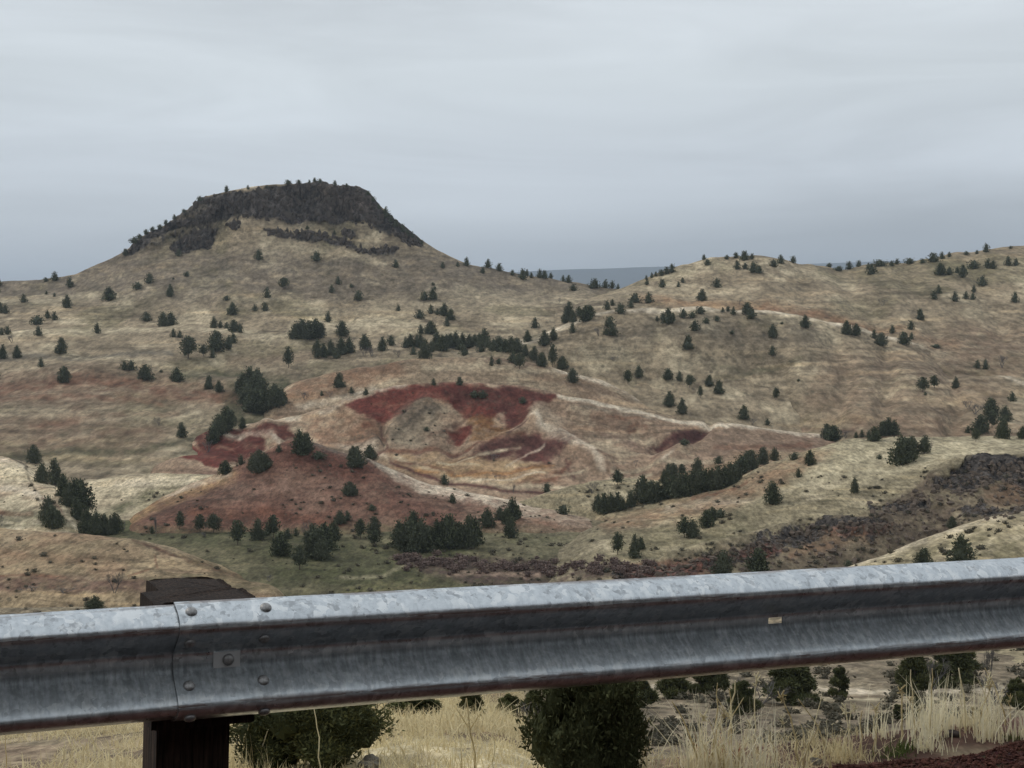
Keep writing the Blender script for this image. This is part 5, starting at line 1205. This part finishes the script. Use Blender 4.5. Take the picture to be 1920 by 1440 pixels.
cluster('low behind the rail at left', G4, [(215, 1112, 46, 'g', 34), (178, 1142, 26, 'c', 34), (350, 1092, 12, 'g', 50), (505, 1090, 14, 'g', 26), (60, 1108, 10, 'g', 60), (120, 1112, 10, 'g', 40), (385, 1006, 8, 'g', 24)])

flush()
G5 = 'near junipers under the rail'
near_list = [
    (1100, 1480, 275, 'N', 205, 'big olive green juniper filling the gap under the middle of the rail', 0),
    (588, 1436, 185, 'N', 236, 'broad dark juniper just right of the post under the rail', 0),
    (1206, 1326, 52, 'M', 54, 'small rounded juniper on pale ground right of the big olive one', 0),
    (1185, 1312, 62, 'M', 50, 'small juniper half behind another right of the big olive one', 0),
    (1262, 1308, 72, 'M', 56, 'smooth rounded juniper left of the tall grass stalks', 0),
    (1312, 1306, 82, 'M', 60, 'dark juniper under the rail behind the tall grass stalks', 0),
    (1342, 1298, 70, 'M', 44, 'narrow juniper partly hidden by the rail above the stalks', 0),
    (1392, 1340, 66, 'M', 60, 'dark juniper low behind the orange tinted grass tuft', 0),
    (1484, 1320, 95, 'M', 92, 'wide dark juniper left of the pale terrace', 0),
    (1573, 1312, 66, 'M', 50, 'small round topped juniper alone on the pale terrace', 0),
    (1714, 1302, 92, 'M', 66, 'dark juniper at left of the pair above the pale grass tuft', 0),
    (1792, 1288, 84, 'M', 100, 'wide dark juniper at right of the pair above the pale grass tuft', 0),
    (1908, 1330, 62, 'M', 46, 'dark juniper cut by the right edge under the rail', 0),
    (1684, 1352, 34, 'M', 28, 'small dark juniper low in front of the terrace', 0),
    (1718, 1352, 54, 'M', 22, 'little pointed juniper beside the pale grass tuft', 0),
    (884, 1352, 66, 'M', 52, 'dark juniper behind the crest of the pale grass slope', 0),
    (955, 1352, 52, 'M', 50, 'short dark juniper left of the big olive one', 0),
    (780, 1350, 62, 'M', 130, 'low greyish juniper behind the grass crest', 0),
    (1000, 1378, 90, 'M', 70, 'dark juniper tucked against the left side of the big olive one', 0)]
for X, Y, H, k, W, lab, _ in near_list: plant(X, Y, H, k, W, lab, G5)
for X, Y, H, W, lab in ((710, 1350, 60, 60, 'grey leafless shrub beside the broad dark juniper'), (1010, 1400, 90, 90, 'grey leafless shrub left of the big olive juniper'),
                        (1420, 1330, 60, 90, 'grey leafless shrub behind the tall grass stalks'), (1870, 1318, 50, 70, 'pale leafless shrub under the rail near the right edge'),
                        (1745, 1300, 70, 60, 'grey leafless shrub between the pair of dark junipers')):
    plant(X, Y, H, 'g', W, lab, 'leafless shrubs under the rail')
plant(1849, 1285, 80, 'd', 14, 'thin dark burnt trunk under the rail near the right edge, left of two')
plant(1857, 1282, 80, 'd', 12, 'thin dark burnt trunk under the rail near the right edge, right of two')

# ------------------------------------------------------------------ low ground cover
def blades(name, pts, nb, h, w, spread, mat, seed, lean=.35, segs=2, hp=1.0):
    """pts (n,3) clump centres, h (n,) heights -> one mesh of tapering curved blades"""
    r = np.random.default_rng(seed); n = len(pts) * nb
    base = pts.repeat(nb, 0) + np.c_[r.standard_normal((n, 2)) * spread, np.zeros(n)]
    hh = np.asarray(h).repeat(nb) * (0.22 + .88 * r.random(n) ** hp)
    a = r.random(n) * 2 * np.pi; ln = np.abs(r.standard_normal(n)) * lean
    dirx = np.cos(a) * ln; diry = np.sin(a) * ln
    b2_ = r.random(n) * 2 * np.pi; ww = w * (.6 + .8 * r.random(n))
    sx = np.cos(b2_) * ww; sy = np.sin(b2_) * ww
    rows = []
    for k in range(segs + 1):
        t = k / segs
        c_ = base - np.array([0, 0, .05]) * (k == 0) * (segs > 2) + np.c_[dirx * hh * t**1.7, diry * hh * t**1.7, hh * t * (1 - .18 * t * ln)]
        wd = (1 - t) ** .7 if k < segs else 0.08
        rows.append(c_ - np.c_[sx, sy, 0 * sx] * wd); rows.append(c_ + np.c_[sx, sy, 0 * sx] * wd)
    V = np.stack(rows, 1); m_ = 2 * (segs + 1)
    Q = []
    for k in range(segs):
        i = np.arange(n) * m_ + 2 * k; Q.append(np.stack([i, i + 1, i + 3, i + 2], 1))
    tone = np.repeat(np.clip(r.random(n), 0, 1), m_)
    me = np_mesh(name, V.reshape(-1, 3), np.concatenate(Q), {'Tone': tone}, False)
    me.materials.append(mat); return me
M_straw = foliage_mat('dry_grass', (.46, .37, .21), (.90, .80, .52), (.70, .60, .36))
M_strawp = foliage_mat('bleached_grass', (.74, .66, .45), (.94, .88, .68), (.84, .78, .57))
M_green = foliage_mat('green_grass', (.05, .075, .02), (.13, .16, .05), (.09, .11, .035))
M_orange = foliage_mat('dried_weed', (.28, .12, .04), (.5, .27, .12), (.4, .2, .09))
for m_ in (M_straw, M_strawp, M_green, M_orange):
    nt = m_.node_tree; pb_ = nt.nodes['Principled BSDF']; tr_ = N(nt, 'ShaderNodeBsdfTranslucent'); ms = N(nt, 'ShaderNodeMixShader', i_0=0.42)
    cs_ = pb_.inputs['Base Color'].links[0].from_socket
    nt.links.new(cs_, tr_.inputs['Color']); nt.links.new(pb_.outputs[0], ms.inputs[1]); nt.links.new(tr_.outputs[0], ms.inputs[2])
    nt.links.new(ms.outputs[0], nt.nodes['Material Output'].inputs['Surface'])
r0 = np.random.default_rng(5)
def slope_pts(n, t0, t1, n0, n1, thr=None):
    T = r0.uniform(t0, t1, n); NN = n0 + (n1 - n0) * r0.random(n)
    x = U[0] * T + NV[0] * (N0 + NN); y = U[1] * T + NV[1] * (N0 + NN)
    k = y > 3
    T, NN, x, y = T[k], NN[k], x[k], y[k]
    z = z_slope(T, NN, x, y)
    return np.c_[x, y, z], T, NN, 960 + F * x / y
P, T, NN, Xp = slope_pts(15000, -8, 10, 4, 21)
dens = fbm(P[:, 0] / 1.7, P[:, 1] / 2.4, 5, 12, .6)
keep = ((dens > -.12) | ((Xp > 560) & (r0.random(len(P)) < .7))) & ((Xp > 430) | (r0.random(len(P)) < .6)) & (Xp > -100) & (Xp < 1350)
P = P[keep]
o = link('dry_grass', blades('dry_grass', P, 13, r0.uniform(.05, .19, len(P)), .006, .10, M_straw, 6, 1.0), None); tag(o, 'dry straw coloured bunch grass on the slope beyond the rail', 'grass', None, 'stuff')
P, T, NN, Xp = slope_pts(3600, 0, 9, 0.3, 3.2)
keep0 = (Xp > 300) & (Xp < 1250) & (NN > .7)
keep = (Xp > 1180) & (Xp < 1700)
o = link('weeds', blades('weeds', P[keep], 10, r0.uniform(.03, .09, keep.sum()), .0022, .06, M_straw, 8, 1.4), None); tag(o, 'low dry weeds along the edge of the shoulder', 'grass', None, 'stuff')
P2, T2, NN2, Xp2 = slope_pts(5200, -5, 6, 0.9, 6.0)
k2 = (Xp2 > -40) & (Xp2 < 1280)
o = link('dry_grass', blades('dry_grass', P2[k2], 12, r0.uniform(.03, .10, k2.sum()), .0035, .06, M_straw, 16, 1.0), None); tag(o, 'matted pale bunch grass just below the shoulder edge', 'grass', None, 'stuff')
# sagebrush clumps on the nearer hillsides
def scatter_shrubs():
    n = 3600
    V, Q, tone = [], [], []
    X = r0.uniform(-60, 1980, n); Y = r0.uniform(870, 1400, n)
    m_ = crown_mesh('tmp', 'bush', 3, 26, 3, .30, M_leaf, .2, 0.7)
    bv = np.array([v_.co for v_ in m_.vertices]); bq = np.array([list(p.vertices) for p in m_.polygons])
    k = 0
    sp_ = [(725, 800), (755, 770), (790, 758), (830, 765), (842, 790), (835, 815), (800, 840), (760, 852), (722, 840), (716, 815)]
    xa = r0.uniform(600, 1040, 700); ya = r0.uniform(735, 870, 700); oka = (poly_sd(sp_, xa, ya) > 0) | (r0.random(700) < .07)
    X = np.r_[X, xa[oka][:22]]; Y = np.r_[Y, ya[oka][:22]]
    for ii, (x, y) in enumerate(zip(X, Y)):
        if x < 560 and y > 1000 and r0.random() < .7: continue
        nz_ = float(fbm(np.array([x / 60]), np.array([y / 30]), 3, 31)[0])
        if nz_ < -.05 and ii < n: continue
        p = drop(x, y)
        if p is None or p.y < 45 or (p.y > 440 and ii < n): continue
        s = r0.uniform(.35, 1.0) ** 1.6 * .85 * (1.0 if p.y > 120 else .8)
        a = r0.random() * 6.28; c_, s_ = math.cos(a), math.sin(a)
        vv = bv @ np.array([[c_, s_, 0], [-s_, c_, 0], [0, 0, 1]]) * np.array([s * .9, s * .9, s * .8]) + np.array(p)
        V.append(vv); Q.append(bq + k * len(bv)); tone.append(np.full(len(bv), r0.random())); k += 1
    me = np_mesh('sagebrush', np.concatenate(V), np.concatenate(Q), {'Tone': np.concatenate(tone)}, False)
    me.materials.append(foliage_mat('sagebrush_twigs', (.075, .07, .05), (.15, .135, .095), (.10, .09, .068)))
    o = link('sagebrush', me); tag(o, 'low grey brown sagebrush dotted over the slopes', 'shrubs', None, 'stuff')
    bpy.data.meshes.remove(m_)
scatter_shrubs()
# willow scrub along the creek
def willows():
    mesh = crown_mesh('tmp', 'bush', 8, 34, 3, .24, M_leaf, .3, 0.6)
    bv = np.array([v_.co for v_ in mesh.vertices]); bq = np.array([list(p.vertices) for p in mesh.polygons])
    V, Q, tone = [], [], []; k = 0
    for i in range(170):
        x = r0.uniform(740, 1230); yc = np.interp(x, [740, 900, 1100, 1330], [1052, 1062, 1068, 1078]); y = yc + r0.normal(0, 8)
        p = drop(x, y)
        if p is None or p.y < 200: continue
        s = r0.uniform(.5, 1.3); a = r0.random() * 6.28; c_, s_ = math.cos(a), math.sin(a)
        V.append(bv @ np.array([[c_, s_, 0], [-s_, c_, 0], [0, 0, 1]]) * np.array([s * 1.1, s * 1.1, s]) + np.array(p)); Q.append(bq + k * len(bv)); tone.append(np.full(len(bv), r0.random())); k += 1
    me = np_mesh('willow_scrub', np.concatenate(V), np.concatenate(Q), {'Tone': np.concatenate(tone)}, False)
    me.materials.append(foliage_mat('willow_twigs', (.10, .072, .062), (.21, .15, .125), (.16, .115, .10)))
    o = link('willow_scrub', me); tag(o, 'reddish brown leafless willow scrub along the valley creek', 'shrubs', None, 'stuff')
willows()

def near_point(X, Y):
    return drop(X, Y)
def tuft(X, Y, n, hpx, spread, mat, label, nm='grass_tuft', lean=.3, w=.0022, seed=1, cat='grass'):
    p = drop(X, Y)
    if p is None: return
    h = hpx / F * p.y; s = spread / F * p.y
    r = np.random.default_rng(seed)
    pts = np.c_[r.standard_normal(8) * s * .5, r.standard_normal(8) * min(s * .45, .2), np.zeros(8)]
    me = blades(nm, pts, n // 8, np.full(8, h), w, s * .15, mat, seed, lean, 3, 2.1)
    o = link(nm, me); o.location = p; tag(o, label, cat)
    return o
tuft(1335, 1452, 420, 150, 120, M_strawp, 'spiky dry grass tuft with an orange tint right of the big olive juniper', seed=2, lean=.55, w=.0026)
tuft(1352, 1425, 120, 60, 30, M_orange, 'small orange brown dried weed inside the spiky grass tuft', nm='dried_weed', seed=3, lean=.6, cat='weed')
tuft(1755, 1386, 400, 100, 120, M_strawp, 'bleached pale grass tuft on the shoulder edge, left of two', seed=4, lean=.42, w=.0027)
tuft(1868, 1370, 400, 92, 110, M_strawp, 'bleached pale grass tuft on the shoulder edge, right of two', seed=5, lean=.42, w=.0027)
tuft(1650, 1412, 260, 26, 70, M_green, 'low green weed patch beside the red cinder shoulder', nm='green_weed', seed=6, lean=1.0, cat='weed')
tuft(1905, 1385, 120, 16, 40, M_green, 'small green weed patch at the right edge of the shoulder', nm='green_weed', seed=7, lean=1.0, cat='weed')
tuft(470, 1462, 200, 72, 60, M_straw, 'dry grass tuft beside the foot of the post', seed=8, lean=.35)
tuft(1560, 1422, 480, 46, 80, M_straw, 'sparse dry grass tuft between the green weed and tall stalks', seed=9, lean=.7)
tuft(1180, 1470, 200, 70, 90, M_straw, 'dry grass tuft at the foot of the big olive juniper', seed=10, lean=.6)
tuft(760, 1478, 240, 80, 160, M_straw, 'dry grass tuft at the bottom edge on the pale slope', seed=11, lean=.5)
def stalk(X, Y, H, bend, head, label, seed, rad=1.5):
    p = drop(X, Y)
    if p is None: return
    h = H / F * p.y; r = random.Random(seed); segs = []; q = Vector((0, 0, 0)); rw = rad / F * p.y
    n = 7
    for i in range(n):
        t = (i + 1) / n
        nq = Vector((bend * h * t**1.6 + r.uniform(-.006, .006), r.uniform(-.01, .01), h * t))
        segs.append((q, nq, rw * (1 - .5 * i / n), rw * (1 - .5 * (i + 1) / n))); q = nq
    if head == 1:
        for i in range(10):
            b_ = q - Vector((0, 0, h * .012 * i)); segs.append((b_, b_ + Vector((r.uniform(-.02, .02), r.uniform(-.012, .012), r.uniform(-.01, .03))), rw * .8, rw * .5))
    if head == 2:
        q2 = q + Vector((.03, 0, .01)); q3 = q2 + Vector((.018, 0, -.05))
        segs += [(q, q2, rw * .7, rw * .8), (q2, q3, rw * 2.0, rw * .8)]
    if head == 3:
        for s_ in (-1, 1):
            m_ = q * .6 + Vector((0, 0, h * .0)); segs.append((m_, m_ + Vector((s_ * .05, 0, h * .28)), rw * .7, rw * .4))
    e = tubes('grass_stalk', segs, M_strawp if seed % 2 else M_straw, 4)
    o = link('grass_stalk', e); o.location = p; tag(o, label, 'grass stalk', 'tall dry stalks along the shoulder edge')
ST = [(1076, 1452, 140, 0.03, 2, 'tall stalk with drooping head in front of the big olive juniper'),
      (1100, 1452, 128, -.02, 0, 'plain thin stalk in front of the big olive juniper, second from left'),
      (1124, 1452, 165, -.12, 0, 'tallest thin stalk in front of the big olive juniper'),
      (1137, 1452, 125, -.08, 1, 'seed topped stalk in front of the big olive juniper'),
      (1196, 1456, 130, -.08, 3, 'forked stalk at the right side of the big olive juniper'),
      (1172, 1452, 75, 0.0, 0, 'short thin stalk low on the big olive juniper'),
      (1314, 1450, 140, -.42, 0, 'long stalk leaning left out of the spiky grass tuft'),
      (1316, 1440, 100, .02, 1, 'upright seed topped stalk at the middle of the spiky tuft'),
      (1338, 1440, 165, .05, 0, 'tall upright stalk above the spiky grass tuft'),
      (1366, 1440, 170, .06, 0, 'taller right hand stalk above the spiky grass tuft'),
      (1372, 1436, 150, -.03, 3, 'forked pale stalk right of the spiky grass tuft'),
      (1412, 1436, 170, .03, 1, 'knotted grey stalk standing alone left of the wide juniper'),
      (1498, 1450, 150, -.22, 1, 'seed topped stalk leaning left below the wide juniper'),
      (1512, 1450, 148, .20, 0, 'thick pale stalk curving right below the terrace'),
      (1560, 1446, 140, -.45, 0, 'long stalk leaning left across its neighbours'),
      (1598, 1432, 105, -.12, 1, 'stalk with a fat seed head under the lone terrace juniper'),
      (1616, 1420, 90, -.02, 0, 'faint thin stalk right of the fat headed one'),
      (1642, 1410, 92, .04, 0, 'thin brownish stalk left of the small pointed juniper'),
      (1690, 1390, 100, .02, 1, 'seed topped stalk at the left end of the pale tufts'),
      (1712, 1388, 135, -.06, 0, 'tall straight stalk left of the pale tufts'),
      (1745, 1380, 130, .02, 0, 'pale upright stalk rising out of the left pale tuft'),
      (1810, 1375, 125, -.12, 0, 'pale stalk rising between the two pale tufts'),
      (1885, 1360, 110, -.35, 0, 'pale stalk leaning left out of the right pale tuft'),
      (600, 1456, 130, -.06, 0, 'single thin stalk before the broad dark juniper'),
      (890, 1456, 150, -.10, 3, 'forked stalk in the middle of the pale slope'),
      (925, 1456, 95, 0.0, 0, 'faint straight stalk on the pale slope'),
      (12, 1456, 90, .0, 1, 'thin stalk at the left edge under the rail'),
      (182, 1456, 105, -.12, 3, 'branched dry stalk left of the post'),
      (450, 1456, 105, .16, 0, 'pale leaning stalk close to the post'),
      (480, 1456, 100, .30, 0, 'pale stalk leaning right beside the post')]
for i, (X, Y, H, bd, hd, lab) in enumerate(ST): stalk(X, Y, H, bd, hd, lab, 300 + i, 1.7 if i % 3 else 2.2)

rs = random.Random(77)
for a_, b_, n_, wh in ((1000, 1250, 10, 'at the foot of the big olive juniper'), (1290, 1400, 12, 'out of the spiky grass tuft'), (1430, 1680, 13, 'between the two grass tufts'), (1690, 1900, 11, 'among the bleached pale tufts')):
    for i, X in enumerate(sorted(rs.uniform(a_, b_) for _ in range(n_))):
        Yb = 1455 if X < 1560 else float(np.interp(X, [1560, 1700, 1900], [1440, 1400, 1368]))
        k = i + 1; pos = 'leftmost' if k == 1 else 'rightmost' if k == n_ else (ORD[k] + ' from left' if k <= n_ // 2 else ORD[n_ - k + 1] + ' from right')
        H = rs.uniform(45, 125)
        stalk(X, Yb, H, rs.uniform(-.35, .3), rs.choice([0, 0, 1]), f"{'short' if H < 75 else 'long'} thin stalk {wh}, {pos}", 500 + i, rs.uniform(.9, 1.5))
# rocks
def rock(name, X, Y, W, H, label, mat, seed):
    p = drop(X, Y)
    if p is None: return
    bm = bmesh.new(); bmesh.ops.create_icosphere(bm, subdivisions=3, radius=.5)
    for v_ in bm.verts:
        c_ = v_.co.copy(); k_ = 1 + .35 * float(fbm(np.array([c_.x * 3 + seed]), np.array([c_.y * 3 + c_.z * 5]), 3, seed)[0])
        v_.co = Vector((c_.x * k_ * W / F * p.y, c_.y * k_ * W / F * p.y, c_.z * k_ * H / F * p.y))
    me = bpy.data.meshes.new(name); bm.to_mesh(me); bm.free()
    o = link(name, me, mat); o.location = p + Vector((0, 0, H / F * p.y * .2)); tag(o, label, 'rock')
def rock_mat(name, c1, c2):
    m, nt, b = new_mat(name, .9, .2)
    co = N(nt, 'ShaderNodeTexCoord').outputs['Object']
    g = noise(nt, co, 14, 6, .7)
    nt.links.new(mixc(nt, 'MIX', mrange(nt, g, .35, .65, 0, 1), c1, c2), b.inputs['Base Color'])
    bp = N(nt, 'ShaderNodeBump', i_Strength=.8, i_Distance=.02); nt.links.new(g, bp.inputs['Height']); nt.links.new(bp.outputs[0], b.inputs['Normal'])
    return m
MR1 = rock_mat('dark_stone', (.03, .024, .022), (.075, .06, .055)); MR2 = rock_mat('lichened_boulder', (.09, .08, .065), (.22, .2, .16))
rock('stone', 1786, 1380, 27, 18, 'dark stone lying on the shoulder edge before the pale tufts', MR1, 2)
rock('boulder', 694, 1442, 46, 36, 'brown lichened boulder at the foot of the broad dark juniper', MR2, 3)
rock('stone', 1530, 1432, 26, 18, 'grey brown stone among the dry stalks', MR2, 5)
rock('stone', 1452, 1442, 22, 14, 'dark stone at the bottom edge left of the stalks', MR1, 7)
rock('stone', 1765, 1043, 9, 7, 'pale stone in the gully above the rail', MR2, 9) if False else None
# loose cinder on the shoulder and rubble in the gully
def rubble(name, pts, sizes, mat, label):
    bm = bmesh.new(); bmesh.ops.create_icosphere(bm, subdivisions=1, radius=1)
    bv = np.array([v_.co for v_ in bm.verts]); bq = np.array([[v_.index for v_ in f.verts] for f in bm.faces]); bm.free()
    n = len(pts); r = np.random.default_rng(9)
    tz = np.array([1, 1, 1.35 if name == 'cliff_rocks' else 1.0])
    V = (tz * bv[None] * (1 + .35 * r.standard_normal((n, len(bv), 1))) * (sizes[:, None, None] * r.uniform(.6, 1.3, (n, 1, 3)))) + pts[:, None]
    Q = (bq[None] + (np.arange(n) * len(bv))[:, None, None]).reshape(-1, 3)
    me = np_mesh(name, V.reshape(-1, 3), Q, None, False)
    o = link(name, me, mat); tag(o, label, 'stones', None, 'stuff')
T = r0.uniform(2.0, 5.2, 6000); NN = r0.uniform(0, .34, 6000)
x = U[0] * T + NV[0] * (N0 + NN); y = U[1] * T + NV[1] * (N0 + NN)
MG2 = rock_mat('cinder_pebble', (.035, .012, .010), (.12, .05, .036))
rubble('gravel', np.c_[x, y, z_sh(T, NN, x, y) + .002], r0.uniform(.003, .010, 6000), MG2, 'red cinder gravel on the road shoulder')
pts = []
for poly, cnt in ((rock_hi, 260), (rock_hi2, 60), (rock_lo, 260), (rock_m, 60)):
    pa = np.array(poly)
    xs_ = r0.uniform(pa[:, 0].min(), min(1960, pa[:, 0].max()), cnt * 4); ys_ = r0.uniform(pa[:, 1].min(), pa[:, 1].max() + 10, cnt * 4)
    ok = poly_sd(poly, xs_, ys_) + 12 * fbm(xs_ / 16, ys_ / 6, 3, 5) > -4
    for a_, b_ in list(zip(xs_[ok], ys_[ok]))[:cnt]:
        p = drop(a_, b_)
        if p is not None: pts.append(tuple(p))
cl_ = []
soft_ = [(262, 466), (290, 445), (335, 424), (372, 420), (425, 410), (450, 402), (430, 418), (404, 428), (372, 432), (340, 445), (318, 462)]
for poly, cnt in ((cliff1, 620), (band1, 110), (band2, 50), (band3, 15), (band4, 25), (band5, 40)):
    pa = np.array(poly); xs_ = r0.uniform(pa[:, 0].min(), pa[:, 0].max(), cnt * 4); ys_ = r0.uniform(pa[:, 1].min(), pa[:, 1].max() + 4, cnt * 4); ok = (poly_sd(poly, xs_, ys_) > -1) & ((poly_sd(soft_, xs_, ys_) < 0) | (r0.random(len(xs_)) < .2))
    for a_, b_ in list(zip(xs_[ok], ys_[ok]))[:cnt]:
        p = drop(a_, b_)
        if p is not None and p.y > 800 and b_ > pl(rim, a_) + 6: cl_.append(tuple(p))
rubble('cliff_rocks', np.array(cl_), r0.uniform(.5, 1.9, len(cl_)), rock_mat('basalt', (.017, .014, .014), (.14, .115, .095)), 'dark broken basalt blocks of the butte cliff')
band_ = [(1740, 895), (1925, 860), (1960, 965), (1920, 960), (1760, 1000), (1600, 1050), (1450, 1092), (1200, 1092), (1300, 1045), (1480, 1000), (1640, 962)]
xs_ = r0.uniform(1200, 1950, 1500); ys_ = r0.uniform(865, 1090, 1500); ok = poly_sd(band_, xs_, ys_) + 14 * fbm(xs_ / 22, ys_ / 9, 3, 15) > 2
for a_, b_ in list(zip(xs_[ok], ys_[ok]))[:420]:
    p = drop(a_, b_)
    if p is not None and 200 < p.y < 420: pts.append(tuple(p))
rubble('boulder_field', np.array(pts), r0.uniform(.12, .62, len(pts)) ** 1.2 * 1.3, rock_mat('gully_rock', (.050, .040, .034), (.20, .155, .12)), 'dark broken rock along the gully cut')

# ------------------------------------------------------------------ haze
def haze():
    me = box_me('haze', 64000, 30400, 800, 0)
    o = bpy.data.objects.new('haze', me); COL.objects.link(o)
    o.location = (0, 12000, 0)
    z0, z1 = -66.0, 640.0
    for v_ in me.vertices: v_.co.z = z0 if v_.co.z < 0 else z1
    m = bpy.data.materials.new('haze_air'); m.use_nodes = True; nt = m.node_tree; nt.nodes.clear()
    oo = N(nt, 'ShaderNodeOutputMaterial'); pv = N(nt, 'ShaderNodeVolumePrincipled')
    pv.inputs['Color'].default_value = (.74, .86, 1.0, 1); pv.inputs['Density'].default_value = 7.0e-5
    pv.inputs['Anisotropy'].default_value = 0.2
    nt.links.new(pv.outputs[0], oo.inputs['Volume']); me.materials.append(m)
    o['kind'] = 'stuff'
haze()
